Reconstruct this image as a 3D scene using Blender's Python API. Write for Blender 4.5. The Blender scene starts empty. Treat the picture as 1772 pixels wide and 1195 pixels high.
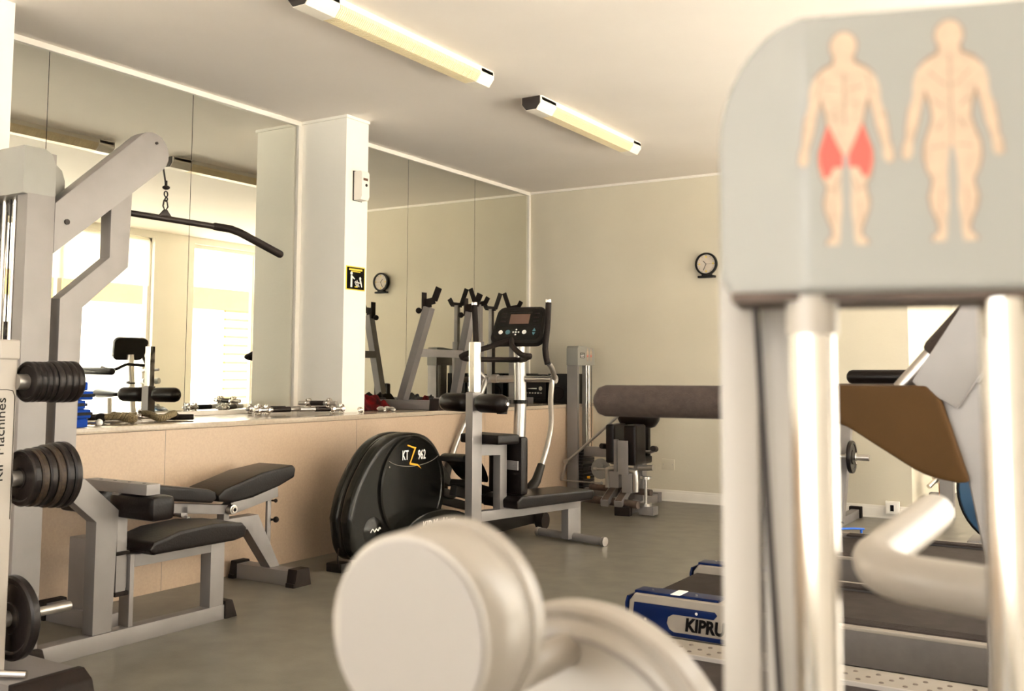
import bpy, bmesh, math, random
from math import sin, cos, pi, radians
from mathutils import Vector, Matrix, Euler
random.seed(7)
SC = bpy.context.scene
COL = SC.collection

# ------------------------------------------------------------------ materials
def mat(name, c, rough=.5, metal=0., bump=0., bscale=60., var=0., vscale=4., coat=0., spec=None, detail=6, c2=None, emit=None, trans=0.):
    m = bpy.data.materials.new(name); m.use_nodes = True
    nt = m.node_tree; b = nt.nodes['Principled BSDF']
    b.inputs['Base Color'].default_value = (*c, 1)
    b.inputs['Roughness'].default_value = rough
    b.inputs['Metallic'].default_value = metal
    if coat: b.inputs['Coat Weight'].default_value = coat; b.inputs['Coat Roughness'].default_value = .12
    if spec is not None: b.inputs['Specular IOR Level'].default_value = spec
    if trans: b.inputs['Transmission Weight'].default_value = trans
    if bump or var:
        tc = nt.nodes.new('ShaderNodeTexCoord')
    if var:
        n = nt.nodes.new('ShaderNodeTexNoise'); n.inputs['Scale'].default_value = vscale; n.inputs['Detail'].default_value = detail
        nt.links.new(tc.outputs['Object'], n.inputs['Vector'])
        r = nt.nodes.new('ShaderNodeValToRGB')
        r.color_ramp.elements[0].position = .3; r.color_ramp.elements[1].position = .7
        d = c2 or tuple(max(0, x * (1 - var)) for x in c)
        r.color_ramp.elements[0].color = (*d, 1); r.color_ramp.elements[1].color = (*[min(1, x * (1 + (0 if c2 else var * .5))) for x in c], 1)
        nt.links.new(n.outputs['Fac'], r.inputs['Fac']); nt.links.new(r.outputs['Color'], b.inputs['Base Color'])
    if bump:
        n2 = nt.nodes.new('ShaderNodeTexNoise'); n2.inputs['Scale'].default_value = bscale; n2.inputs['Detail'].default_value = 4
        nt.links.new(tc.outputs['Object'], n2.inputs['Vector'])
        bp = nt.nodes.new('ShaderNodeBump'); bp.inputs['Strength'].default_value = bump; bp.inputs['Distance'].default_value = .003
        nt.links.new(n2.outputs['Fac'], bp.inputs['Height']); nt.links.new(bp.outputs['Normal'], b.inputs['Normal'])
    return m

CEIL = mat('ceiling_paint', (.88, .815, .755), .85, var=.04, vscale=1.2, bump=.15, bscale=25)
WALLP = mat('khaki_wall_paint', (.67, .61, .49), .8, var=.05, vscale=1.5, bump=.25, bscale=40)
CREAM = mat('cream_paint', (.90, .87, .80), .7, var=.03, vscale=2, bump=.2, bscale=40)
WHITE = mat('white_trim_paint', (.88, .83, .76), .5, var=.03, vscale=8)
TILE = mat('beige_stone', (.485, .36, .26), .34, var=.07, vscale=90, bump=.05, bscale=200, detail=3)
TILETOP = mat('beige_stone_top', (.44, .36, .28), .16, var=.10, vscale=60, detail=3)
FLOOR = mat('grey_green_vinyl', (.155, .141, .113), .36, var=.26, vscale=7, bump=.15, bscale=120, detail=9)
STEEL = mat('silver_paint', (.235, .216, .21), .45, .4, var=.06, vscale=9, bump=.05, bscale=150)
STEEL2 = mat('grey_hood_plastic', (.27, .262, .24), .45, var=.05, vscale=10, bump=.1, bscale=300)
CHROME = mat('chrome', (.72, .68, .64), .12, 1.)
BRUSHED = mat('brushed_steel', (.46, .43, .40), .3, .9, var=.06, vscale=30)
BLACK = mat('black_leather', (.006, .0035, .0028), .30, var=.2, vscale=20, bump=.3, bscale=120, spec=.22)
RUBBER = mat('black_rubber', (.016, .011, .009), .6, spec=.15, var=.2, vscale=30, bump=.2, bscale=90)
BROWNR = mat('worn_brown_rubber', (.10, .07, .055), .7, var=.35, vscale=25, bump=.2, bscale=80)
IRON = mat('black_iron', (.014, .010, .009), .3, .2, spec=.35, var=.3, vscale=30, bump=.25, bscale=60)
IRONWORN = mat('worn_black_iron', (.018, .012, .010), .42, .2, spec=.35, var=.5, vscale=110, c2=(.055, .035, .02), bump=.5, bscale=110)
PLASTIC = mat('glossy_black_plastic', (.008, .0075, .006), .25, spec=.3, coat=.05, var=.1, vscale=12)
PLASTIC2 = mat('satin_black_plastic', (.012, .010, .008), .42, spec=.2, var=.1, vscale=12, bump=.08, bscale=200)
BAR = mat('dark_coated_steel', (.02, .013, .011), .4, .1, spec=.3, var=.15, vscale=20)
LAMPW = mat('white_lamp_plastic', (.90, .84, .74), .35, var=.02, vscale=6)
LAMPD = mat('cream_lamp_diffuser', (.92, .80, .55), .3, var=.03, vscale=30)
BLUE = mat('blue_shell', (.002, .009, .052), .32, spec=.12, var=.12, vscale=14)
BLUEF = mat('blue_fabric', (.006, .05, .33), .8, spec=.2, var=.15, vscale=40, bump=.4, bscale=220)
GREYP = mat('taupe_plastic', (.24, .205, .172), .5, var=.05, vscale=16)
DECK = mat('grey_deck_paint', (.105, .09, .082), .5, var=.12, vscale=22, bump=.1, bscale=120)
BELT = mat('dark_running_belt', (.030, .022, .019), .6, spec=.12, c2=(.05, .038, .034), var=.35, vscale=12, bump=.4, bscale=200)
HOODC = mat('pale_grey_hood_shell', (.285, .28, .265), .42, var=.02, vscale=5)
IVORY = mat('ivory_gloss_paint', (.38, .34, .30), .36, var=.02, vscale=6, coat=.1)
IVORYD = mat('warm_grey_ivory_paint', (.29, .26, .24), .45, var=.02, vscale=6)
OLIVE = mat('brown_moulded_plastic', (.060, .030, .010), .6, spec=.1, var=.08, vscale=10, bump=.1, bscale=150)
FOAM = mat('grey_brown_foam', (.055, .040, .034), .85, spec=.2, var=.25, vscale=60, bump=.6, bscale=260)
SKIN = mat('printed_skin', (.50, .37, .275), .45, var=.12, vscale=120)
SKINL = mat('printed_outline', (.24, .155, .11), .5)
REDM = mat('printed_red', (.62, .085, .065), .45)
REDF = mat('red_fabric', (.17, .003, .005), .9, spec=.15, var=.4, vscale=11, c2=(.008, .003, .003), bump=.5, bscale=120)
BLKF = mat('black_fabric', (.012, .010, .010), .9, var=.3, vscale=40, bump=.5, bscale=150)
YEL = mat('yellow_print', (.85, .62, .05), .5)
ORANGE = mat('orange_print', (.9, .42, .02), .5)
WPRINT = mat('white_print', (.86, .84, .80), .5)
BPRINT = mat('black_print', (.006, .005, .005), .6, spec=.05)
FACE = mat('clock_face', (.62, .54, .46), .5, var=.08, vscale=30)
ROPE = mat('braided_rope', (.22, .17, .09), .9, var=.5, vscale=160, bump=.9, bscale=220)
SCREEN = mat('brown_lcd', (.16, .09, .065), .2)
TEAL = mat('teal_button', (.06, .16, .2), .4)
LAMPE = mat('dark_end_cap', (.02, .014, .012), .5)
FACADE = mat('outside_render', (.6, .57, .52), .9, var=.05, vscale=2)
FACADEY = mat('outside_yellow_band', (.22, .11, .028), .9, var=.05, vscale=2)
BLIND = mat('pale_blind_fabric', (.82, .80, .72), .9)
_n = BLIND.node_tree; _t = _n.nodes.new('ShaderNodeBsdfTranslucent'); _t.inputs[0].default_value = (.85, .83, .76, 1); _x = _n.nodes.new('ShaderNodeMixShader'); _x.inputs[0].default_value = .7
_n.links.new(_n.nodes['Principled BSDF'].outputs[0], _x.inputs[1]); _n.links.new(_t.outputs[0], _x.inputs[2]); _n.links.new(_x.outputs[0], _n.nodes['Material Output'].inputs[0])
BROWNWOOD = mat('orange_brown_wood', (.42, .15, .05), .5, var=.2, vscale=12)
GROUND = mat('outside_pavement', (.80, .76, .70), .9, var=.1, vscale=3)
MIRROR = mat('mirror_silver', (.87, .87, .79), .0, 1.)
def glassmat():
    m = bpy.data.materials.new('window_glass'); m.use_nodes = True; nt = m.node_tree
    nt.nodes.remove(nt.nodes['Principled BSDF']); out = nt.nodes['Material Output']
    t = nt.nodes.new('ShaderNodeBsdfTransparent'); t.inputs[0].default_value = (.95, .96, .95, 1)
    g = nt.nodes.new('ShaderNodeBsdfGlossy'); g.inputs['Roughness'].default_value = .02
    mx = nt.nodes.new('ShaderNodeMixShader'); mx.inputs[0].default_value = .06
    nt.links.new(t.outputs[0], mx.inputs[1]); nt.links.new(g.outputs[0], mx.inputs[2]); nt.links.new(mx.outputs[0], out.inputs[0])
    return m
GLASS = glassmat()

# ------------------------------------------------------------------ geometry helper
def smooth_path(pts, n=6):
    P = [Vector(p) for p in pts]; out = []
    for i in range(len(P) - 1):
        a = P[max(i - 1, 0)]; b = P[i]; c = P[i + 1]; d = P[min(i + 2, len(P) - 1)]
        for k in range(n):
            t = k / n
            out.append(.5 * ((2 * b) + (c - a) * t + (2 * a - 5 * b + 4 * c - d) * t * t + (3 * b - a - 3 * c + d) * t ** 3))
    out.append(P[-1]); return out

class G:
    def __init__(s): s.bm = bmesh.new()
    def _m(s, b, bev=0, seg=2, mtx=None):
        bmesh.ops.recalc_face_normals(b, faces=b.faces)
        if bev: 
            ed = [e for e in b.edges if len(e.link_faces) == 2 and e.calc_face_angle(0) > .5]
            bmesh.ops.bevel(b, geom=ed, offset=bev, segments=seg, profile=.7, affect='EDGES', clamp_overlap=True)
        if mtx is not None: bmesh.ops.transform(b, matrix=mtx, verts=b.verts)
        me = bpy.data.meshes.new('t'); b.to_mesh(me); b.free(); s.bm.from_mesh(me); bpy.data.meshes.remove(me); return s
    def box(s, a, c, bev=0, seg=2, rot=None):
        a = Vector(a); c = Vector(c); m = (a + c) / 2; d = c - a
        b = bmesh.new(); bmesh.ops.create_cube(b, size=1); bmesh.ops.scale(b, vec=[abs(x) for x in d], verts=b.verts)
        M = Matrix.Translation(m)
        if rot: M = M @ Euler([radians(x) for x in rot]).to_matrix().to_4x4()
        return s._m(b, bev, seg, M)
    def beam(s, p, q, w, h, bev=0, up=(0, 0, 1)):
        p = Vector(p); q = Vector(q); d = q - p; z = d.normalized(); u = Vector(up)
        x = u.cross(z)
        if x.length < 1e-4: x = Vector((1, 0, 0))
        x.normalize(); y = z.cross(x)
        b = bmesh.new(); bmesh.ops.create_cube(b, size=1); bmesh.ops.scale(b, vec=(w, h, d.length), verts=b.verts)
        M = Matrix((x, y, z)).transposed().to_4x4(); M.translation = (p + q) / 2
        return s._m(b, bev, 2, M)
    def prism(s, pts, axis, a0, a1, bev=0, seg=2):
        def f(p, a): return {'x': (a, p[0], p[1]), 'y': (p[0], a, p[1]), 'z': (p[0], p[1], a)}[axis]
        b = bmesh.new()
        v0 = [b.verts.new(f(p, a0)) for p in pts]; v1 = [b.verts.new(f(p, a1)) for p in pts]
        b.faces.new(v0); b.faces.new(v1[::-1]); n = len(pts)
        for i in range(n): b.faces.new((v0[i], v1[i], v1[(i + 1) % n], v0[(i + 1) % n]))
        return s._m(b, bev, seg)
    def tube(s, pts, r, seg=14, sm=0, dome=False, flat=1.):
        P = smooth_path(pts, sm) if sm else [Vector(p) for p in pts]
        n = len(P); R = r if isinstance(r, (list, tuple)) else None
        rad = []
        for i in range(n):
            if R: t = i / (n - 1) * (len(R) - 1); k = min(int(t), len(R) - 2); rad.append(R[k] + (R[k + 1] - R[k]) * (t - k))
            else: rad.append(r)
        if dome:
            d0 = (P[0] - P[1]).normalized(); d1 = (P[-1] - P[-2]).normalized(); a, c = P[0], P[-1]; ra, rc = rad[0], rad[-1]
            A = [(30, .5, .87), (60, .87, .5), (82, .99, .12)]
            P = [a + d0 * ra * x[1] * .8 for x in reversed(A)] + P + [c + d1 * rc * x[1] * .8 for x in A]
            rad = [ra * x[2] for x in reversed(A)] + rad + [rc * x[2] for x in A]; n = len(P)
        b = bmesh.new(); rings = []; nrm = None
        for i in range(n):
            t = (P[min(i + 1, n - 1)] - P[max(i - 1, 0)]).normalized()
            if nrm is None:
                nrm = t.orthogonal().normalized() if abs(t.z) > .9 else Vector((0, 0, 1)).cross(t).normalized()
            nrm = (nrm - t * nrm.dot(t)).normalized(); bn = t.cross(nrm)
            k = 1.
            if 0 < i < n - 1 and not dome:
                c0 = (P[i] - P[i - 1]).normalized().dot((P[i + 1] - P[i]).normalized()); k = 1 / max(.6, math.sqrt((1 + c0) / 2))
            rings.append([b.verts.new(P[i] + (nrm * cos(2 * pi * j / seg) + bn * sin(2 * pi * j / seg) * flat) * rad[i] * (k if k < 1.2 else 1)) for j in range(seg)])
        for i in range(n - 1):
            for j in range(seg):
                b.faces.new((rings[i][j], rings[i][(j + 1) % seg], rings[i + 1][(j + 1) % seg], rings[i + 1][j]))
        b.faces.new(rings[0][::-1]); b.faces.new(rings[-1])
        return s._m(b)
    def cyl(s, p, q, r, r2=None, seg=24, bev=0):
        p = Vector(p); q = Vector(q); d = q - p
        b = bmesh.new(); bmesh.ops.create_cone(b, cap_ends=True, segments=seg, radius1=r, radius2=r if r2 is None else r2, depth=d.length)
        M = d.to_track_quat('Z', 'Y').to_matrix().to_4x4(); M.translation = (p + q) / 2
        return s._m(b, bev, 2, M)
    def lathe(s, prof, c, axis, seg=40):
        b = bmesh.new(); rings = []
        for h, r in prof:
            rings.append([b.verts.new((max(r, 1e-4) * cos(2 * pi * j / seg), max(r, 1e-4) * sin(2 * pi * j / seg), h)) for j in range(seg)])
        for i in range(len(rings) - 1):
            for j in range(seg): b.faces.new((rings[i][j], rings[i][(j + 1) % seg], rings[i + 1][(j + 1) % seg], rings[i + 1][j]))
        b.faces.new(rings[0][::-1]); b.faces.new(rings[-1])
        M = Vector(axis).to_track_quat('Z', 'Y').to_matrix().to_4x4(); M.translation = Vector(c)
        return s._m(b, mtx=M)
    def ball(s, c, r, sc=(1, 1, 1), seg=20):
        b = bmesh.new(); bmesh.ops.create_uvsphere(b, u_segments=seg, v_segments=seg // 2 + 2, radius=r)
        M = Matrix.Translation(Vector(c)) @ Matrix.Diagonal((*sc, 1)); return s._m(b, mtx=M)
    def torus(s, c, R, r, axis, a0=0, a1=2 * pi, n=40, seg=8):
        q = Vector(axis).to_track_quat('Z', 'Y'); c = Vector(c)
        pts = [c + q @ Vector((R * cos(a0 + (a1 - a0) * i / n), R * sin(a0 + (a1 - a0) * i / n), 0)) for i in range(n + 1)]
        return s.tube(pts, r, seg)

ORG = {}
def finish(name, me, m, parent=None):
    me.materials.clear(); me.materials.append(m)
    o = bpy.data.objects.new(name, me); COL.objects.link(o)
    if parent is not None: o.parent = parent
    return o
def obj(name, g, m, parent=None, label=None, angle=38):
    org = ORG.get(parent.name, Vector()) if parent is not None else Vector()
    if org.length: bmesh.ops.translate(g.bm, vec=-org, verts=g.bm.verts)
    bmesh.ops.recalc_face_normals(g.bm, faces=g.bm.faces)
    me = bpy.data.meshes.new(name); g.bm.to_mesh(me); g.bm.free()
    me.polygons.foreach_set('use_smooth', [True] * len(me.polygons)); me.set_sharp_from_angle(angle=radians(angle))
    o = finish(name, me, m, parent); ORG[o.name] = org
    if label: o['label'] = label
    return o
def struct(name, g, m): 
    o = obj(name, g, m); o['kind'] = 'structure'; return o
def thing(name, label, cat, loc=(0, 0, 0), rotz=0, group=None, local=False):
    o = bpy.data.objects.new(name, None); o.empty_display_size = .1; COL.objects.link(o)
    o.location = loc; o.rotation_euler = (0, 0, radians(rotz)); o['label'] = label; o['category'] = cat
    if group: o['group'] = group
    ORG[o.name] = Vector() if local else Vector(loc); return o
def tag(o, label, cat, group=None, kind=None):
    o['label'] = label; o['category'] = cat
    if group: o['group'] = group
    if kind: o['kind'] = kind
    return o
def text(body, size, loc, rot, m, parent, name='lettering', ext=.0006, sx=1., shear=0., bold=0., label=None):
    cu = bpy.data.curves.new('t', 'FONT'); cu.body = body; cu.size = size; cu.extrude = ext; cu.align_x = 'CENTER'; cu.align_y = 'CENTER'; cu.shear = shear; cu.offset = bold
    cu.resolution_u = 3
    o = bpy.data.objects.new('t', cu); COL.objects.link(o); bpy.context.view_layer.update()
    me = bpy.data.meshes.new_from_object(o.evaluated_get(bpy.context.evaluated_depsgraph_get())); bpy.data.objects.remove(o); bpy.data.curves.remove(cu)
    org = ORG.get(parent.name, Vector()) if parent is not None else Vector()
    M = Matrix.Translation(Vector(loc) - org) @ Euler([radians(a) for a in rot]).to_matrix().to_4x4() @ Matrix.Diagonal((sx, 1, 1, 1))
    me.transform(M); r = finish(name, me, m, parent); ORG[r.name] = org
    if label: r['label'] = label
    return r
def dup(root, loc=None, rotz=None, label=None):
    r = root.copy(); COL.objects.link(r)
    if loc is not None: r.location = loc
    if rotz is not None: r.rotation_euler = (0, 0, radians(rotz))
    if label: r['label'] = label
    for ch in list(root.children):
        c = ch.copy(); COL.objects.link(c); c.parent = r
        for gch in ch.children:
            d = gch.copy(); COL.objects.link(d); d.parent = c
    return r

# ------------------------------------------------------------------ room
H = 2.8; W = 5.3; YB = -11.0; YA = 2.35; XR = 3.351
LX = .673; LZ = .82
RWX, RWZ = (.12, 5.1), (.30, 2.72)  # opening for the added fill window in the unseen rear wall
struct('floor', G().box((-.3, YB - .2, -.1), (W + .25, YA + .2, 0)), FLOOR)
struct('ceiling', G().box((-.3, YB - .2, H), (W + .25, YA + .2, H + .1)), CEIL)
struct('wall_left', G().box((-.25, YB, 0), (-.006, 0, H)), CREAM)
struct('wall_back', G().box((-.25, 0, 0), (XR, YA, H)), WALLP)
struct('wall_alcove', G().box((XR, YA, 0), (W + .2, YA + .2, H)), CREAM)
struct('wall_rear', G().box((-.25, YB - .2, 0), (RWX[0], YB, H)).box((RWX[1], YB - .2, 0), (W + .2, YB, H)).box((RWX[0], YB - .2, 0), (RWX[1], YB, RWZ[0])).box((RWX[0], YB - .2, RWZ[1]), (RWX[1], YB, H)), CREAM)
g = G()
for a, b in ((RWX[0], RWX[0] + .05), (RWX[1] - .05, RWX[1]), (1.85, 1.9), (3.2, 3.25)): g.box((a, YB - .12, RWZ[0]), (b, YB - .06, RWZ[1]), .004)
g.box((RWX[0], YB - .12, RWZ[0]), (RWX[1], YB - .06, RWZ[0] + .05), .004).box((RWX[0], YB - .12, RWZ[1] - .05), (RWX[1], YB - .06, RWZ[1]), .004)
w_ = obj('window_4', g, WHITE); w_['kind'] = 'structure'  # unseen window behind the camera, added as frontal fill light
obj('glass_pane', G().box((RWX[0] + .04, YB - .093, RWZ[0] + .04), (RWX[1] - .04, YB - .087, RWZ[1] - .04)), GLASS, w_)
# right wall: sill, lintel, columns between window openings
wins = [(-6.6, -4.2), (-3.8, -.07), (.55, 2.15)]
g = G(); g.box((W, YB, 2.72), (W + .2, YA, H)); g.box((W, YB, 0), (W + .2, YA, .10))
edges = [YB] + [v for w in wins for v in w] + [YA]
for i in range(0, len(edges), 2): g.box((W, edges[i], .1), (W + .2, edges[i + 1], 2.72))
g.box((W, .55, .1), (W + .2, 2.15, .60))
struct('wall_right', g, CREAM)
for i, (a, b) in enumerate(wins):
    z0 = .60 if i == 2 else .10
    g = G()
    for (p, q) in (((a, z0), (b, z0 + .05)), ((a, 2.67), (b, 2.72)), ((a, z0), (a + .05, 2.72)), ((b - .05, z0), (b, 2.72))):
        g.box((W + .06, p[0], p[1]), (W + .12, q[0], q[1]), .004)
    n = {0: 1, 1: 2, 2: 0}[i]
    for k in range(n):
        y = a + (b - a) * (k + 1) / (n + 1); g.box((W + .06, y - .03, z0), (W + .12, y + .03, 2.72), .004)
    if i == 2: g.box((W + .065, 1.62, z0), (W + .115, 1.66, 2.72), .004)
    w_ = obj('window_%d' % (i + 1), g, WHITE); w_['kind'] = 'structure'
    obj('glass_pane', G().box((W + .085, a + .04, z0 + .04), (W + .091, b - .04, 2.68)), GLASS, w_)
    if i == 2:
        obj('window_sill', G().box((W - .05, a - .03, z0 - .04), (W + .06, b + .03, z0), .006), WHITE, w_)
bl = obj('window_blind', G().box((W + .03, -1.9, 2.12), (W + .036, -.12, 2.70)), BLIND); tag(bl, 'pale half-drawn blind at the top of the bright window seen in the mirror', 'blind')

# mirror ledge
struct('wall_ledge', G().box((-.006, YB, 0), (LX, 0, LZ - .03)), TILE)
g = G(); g.box((-.006, YB, LZ - .028), (LX + .008, 0, LZ), .003); ob = struct('trim_1', g, TILETOP)
# tile joints of the ledge face
g = G()
for y in (-9.2, -7.7, -6.2, -4.75, -3.28, -1.8, -.3): g.box((LX, y - .0015, 0), (LX + .0006, y + .0015, LZ - .03))
struct('trim_2', g, GREYP)
# pillars
struct('wall_pillar', G().box((-.006, -3.125, LZ), (.414, -2.897, H)), CREAM)
struct('wall_pillar_near', G().box((-.006, -5.95, LZ), (.414, -5.483, H)), CREAM)
# mirrors
seams = [(-5.483, -5.031), (-5.027, -4.068), (-4.064, -3.165)], [(-2.897, -1.903), (-1.899, -.945), (-.941, -.03)]
labs = (['narrow wall mirror panel beside the cream post at the far left', 'wide wall mirror panel behind the hanging pulldown bar, between two dark seams', 'wall mirror panel just left of the cream pillar, reflecting the window column'],
        ['wall mirror panel just right of the cream pillar, reflecting the clock', 'middle wall mirror panel behind the leaning silver rack uprights', 'wall mirror panel in the far corner above the black stereo'])
for s_, l_ in zip(seams, labs):
    for (a, b), l in zip(s_, l_):
        o = obj('wall_mirror', G().box((-.005, a, LZ + .025), (0, b, 2.768)), MIRROR); tag(o, l, 'mirror', 'wall mirror panels above the stone ledge')
g = G()
for y in (-5.029, -4.066, -1.901, -.943): g.box((-.0062, y - .003, LZ + .025), (-.0035, y + .003, 2.768))
struct('trim_10', g, BAR)
# trims around mirrors, cornice, baseboards
def cor(g, y0, y1): g.box((-.004, y0, 2.768), (.018, y1, H), .003)
g = G(); cor(g, -5.48, -3.13); struct('trim_3', g, WHITE)
g = G(); cor(g, -2.897, 0); struct('trim_4', g, WHITE)
struct('trim_5', G().box((-.004, -3.163, LZ), (.022, -3.125, 2.768), .003), WHITE)
struct('trim_6', G().box((-.004, -.03, LZ), (.016, 0, 2.768), .003), WHITE)
struct('trim_7', G().box((-.004, -5.48, LZ), (.012, -3.163, LZ + .025), .003).box((-.004, -2.897, LZ), (.012, -.03, LZ + .025), .003), WHITE)
struct('trim_8', G().box((.016, -.016, H - .022), (XR, 0, H), .003).box((XR, 0, H - .022), (XR + .016, YA, H), .003), WHITE)
struct('trim_9', G().box((.414, -3.125, H - .02), (.426, -2.897, H), .002).box((.0, -3.137, H - .02), (.426, -3.125, H), .002), CREAM)
def skirt(name, p, q):
    g = G(); (x0, y0), (x1, y1) = p, q
    dx, dy = (0, -1) if y0 == y1 else (1, 0)
    for t, h0, h1 in ((.016, 0, .075), (.011, .075, .095), (.02, 0, .012)):
        g.box((min(x0, x1), min(y0, y1) - (t if dy else 0), h0), (max(x0, x1) + (t if dx else 0), max(y0, y1), h1), .002)
    struct(name, g, WHITE)
skirt('baseboard_back', (LX, 0), (XR + .016, 0)); skirt('baseboard_alcove', (XR, 0), (XR, YA)); 
skirt('baseboard_far', (XR, YA), (W, YA))

# outside
g = G(); g.box((12, -16, 0), (12.3, 14, 7)); o = obj('neighbouring_building', g, FACADE)
bt = thing('building', 'pale neighbouring building with yellow band seen through the window in the mirror', 'building', (12.15, -1, 0)); bpy.data.objects.remove(o)
g = G(); g.box((12, -16, 0), (12.3, 14, 7)); obj('wall', g, FACADE, bt)
obj('band', G().box((11.93, -16, 2.42), (12, 14, 2.88)), FACADEY, bt, 'yellow painted band')
g = G()
for k in range(12): g.box((11.94, 7.2, .3 + k * .19), (12, 8.6, .35 + k * .19))
obj('louvre', g, FACADEY, bt)
struct('floor_outside_bounce', G().box((W + .25, -20, -.1), (13, 16, -.02)).box((-8, -24, -.1), (W + .25, YB - .25, -.02)), GROUND)  # pavement; the rear slab is added to bounce sunlight up to the ceiling

# ------------------------------------------------------------------ ceiling lights
def batten(y0, y1, label):
    t = thing('ceiling_light', label, 'ceiling light', (1.69, (y0 + y1) / 2, H), 0, 'strip lights on the ceiling')
    x = 1.69; hw = .07; zb = H - .088
    prof = [(x - hw, H - .045), (x - hw, H), (x + hw, H), (x + hw, H - .045), (x + hw * .55, zb), (x - hw * .55, zb)]
    obj('housing', G().prism([(x - hw, H), (x - hw, H - .03), (x + hw, H - .03), (x + hw, H)], 'y', y0 + .01, y1 - .01, .003), LAMPW, t)
    for a, b in ((y0, y0 + .2), (y1 - .14, y1)):
        obj('end_cover', G().prism(prof, 'y', a, b, .008), LAMPW, t)
    g = G(); n = 90; a, b = y0 + .2, y1 - .14
    pr2 = [(x - hw * .93, H - .028), (x + hw * .93, H - .028), (x + hw * .93, H - .045), (x + hw * .5, zb + .006), (x - hw * .5, zb + .006), (x - hw * .93, H - .045)]
    g.prism(pr2, 'y', a, b)
    for k in range(n):
        y = a + (b - a) * (k + .5) / n
        g.prism([(px_ + (px_ - x) * .045, z - (.003 if z < H - .04 else 0)) for px_, z in pr2], 'y', y - .0035, y + .0035)
    obj('diffuser', g, LAMPD, t)
    obj('end_cap', G().prism([(x + (p - x) * .9, z + (.004 if z < H - .05 else -.004)) for p, z in prof], 'y', y0 - .006, y0, .002), LAMPE, t)
batten(-4.93, -3.41, 'nearer white strip light with ribbed cream diffuser on the ceiling')
batten(-2.87, -1.36, 'farther white strip light on the ceiling near the back wall')

# ------------------------------------------------------------------ wall items
def clock():
    t = thing('wall_clock', 'round black wall clock with cream dial on the back wall', 'clock', (1.765, 0, 2.01))
    c = Vector((1.765, 0, 2.02)); 
    obj('rim', G().lathe([(0, .088), (.03, .098), (.05, .096), (.052, .082), (.035, .080), (.034, .001)], (c.x, 0, c.z), (0, -1, 0)), PLASTIC2, t)
    obj('dial', G().cyl((c.x, -.036, c.z), (c.x, -.040, c.z), .08, seg=40), FACE, t)
    g = G()
    for a in range(12):
        th = radians(30 * a); p = c + Vector((sin(th) * .068, -.041, cos(th) * .068)); q = c + Vector((sin(th) * .076, -.041, cos(th) * .076)); g.beam(p, q, .003, .001, up=(0, 1, 0))
    obj('hour_marks', g, BPRINT, t)
    g = G()
    for th, r in ((315, .038), (205, .06)):
        th = radians(th); g.beam(c + Vector((0, -.043, 0)), c + Vector((sin(th) * r, -.043, cos(th) * r)), .005, .001, up=(0, 1, 0))
    obj('hands', g, BPRINT, t)
    obj('second_hand', G().beam(c + Vector((0, -.044, 0)), c + Vector((.062, -.044, 0)), .0018, .001, up=(0, 1, 0)), BPRINT, t)
    g = G()
    for x, z in ((0, .06), (-.06, 0), (0, -.062), (.062, .002)): g.cyl((c.x + x, -.0405, c.z + z), (c.x + x, -.0415, c.z + z), .007)
    obj('dots', g, YEL, t)
    obj('foot', G().box((c.x - .075, -.05, c.z - .118), (c.x + .075, -.002, c.z - .098), .008).box((c.x - .04, -.045, c.z - .10), (c.x + .04, -.002, c.z - .085), .004), PLASTIC2, t)
clock()
t = thing('air_freshener_dispenser', 'white wall dispenser box high on the cream pillar', 'dispenser', (.414, -3.0, 2.33))
obj('case', G().prism([(.414, 2.235), (.478, 2.235), (.488, 2.26), (.486, 2.415), (.478, 2.43), (.414, 2.43)], 'y', -3.045, -2.965, .005), WHITE, t)
obj('display', G().box((.486, -3.03, 2.365), (.4885, -2.985, 2.382)), SCREEN, t)
obj('button', G().cyl((.487, -3.0, 2.335), (.4905, -3.0, 2.335), .010, seg=16), PLASTIC2, t)
obj('backplate', G().box((.414, -3.053, 2.232), (.418, -2.96, 2.434), .001), PLASTIC2, t)
t = thing('warning_sign', 'small black sign with yellow border and two white figures on the pillar', 'sign', (.414, -3.01, 1.71))
obj('board', G().box((.414, -3.108, 1.630), (.417, -2.915, 1.790), .001), YEL, t)
obj('panel', G().box((.417, -3.100, 1.637), (.4178, -2.923, 1.783)), BPRINT, t)
g = G(); x0, x1 = .4178, .4186
g.cyl((x0, -3.055, 1.742), (x1, -3.055, 1.742), .0115, seg=18)
g.prism([(-3.062, 1.728), (-3.048, 1.728), (-3.020, 1.708), (-3.024, 1.702), (-3.046, 1.712), (-3.046, 1.65), (-3.064, 1.65)], 'x', x0, x1)
g.cyl((x0, -2.965, 1.712), (x1, -2.965, 1.712), .010, seg=18)
g.prism([(-2.972, 1.702), (-2.956, 1.702), (-2.944, 1.655), (-2.952, 1.655)], 'x', x0, x1)
for k in range(3): g.prism([(-3.0 - .012 * k, 1.700 - .006 * k), (-2.996 - .012 * k, 1.700 - .006 * k), (-2.972 - .012 * k, 1.655), (-2.978 - .012 * k, 1.655)], 'x', x0, x1)
g.prism([(-3.015, 1.69), (-2.955, 1.683), (-2.955, 1.677), (-3.015, 1.684)], 'x', x0, x1)
obj('figures', g, WPRINT, t)
g = G(); g.box((x0, -3.08, 1.762), (x1, -2.945, 1.774)); g.box((x0, -3.06, 1.752), (x1, -2.965, 1.758)); g.box((x0, -3.02, 1.65), (x1, -2.99, 1.657)); obj('caution_bars', g, YEL, t)
t = thing('wall_plate', 'flat cream blank wall plate low on the back wall', 'wall plate', (1.39, 0, .31))
obj('plate', G().box((1.335, -.006, .265), (1.45, 0, .355), .002), WALLP, t)
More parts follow.
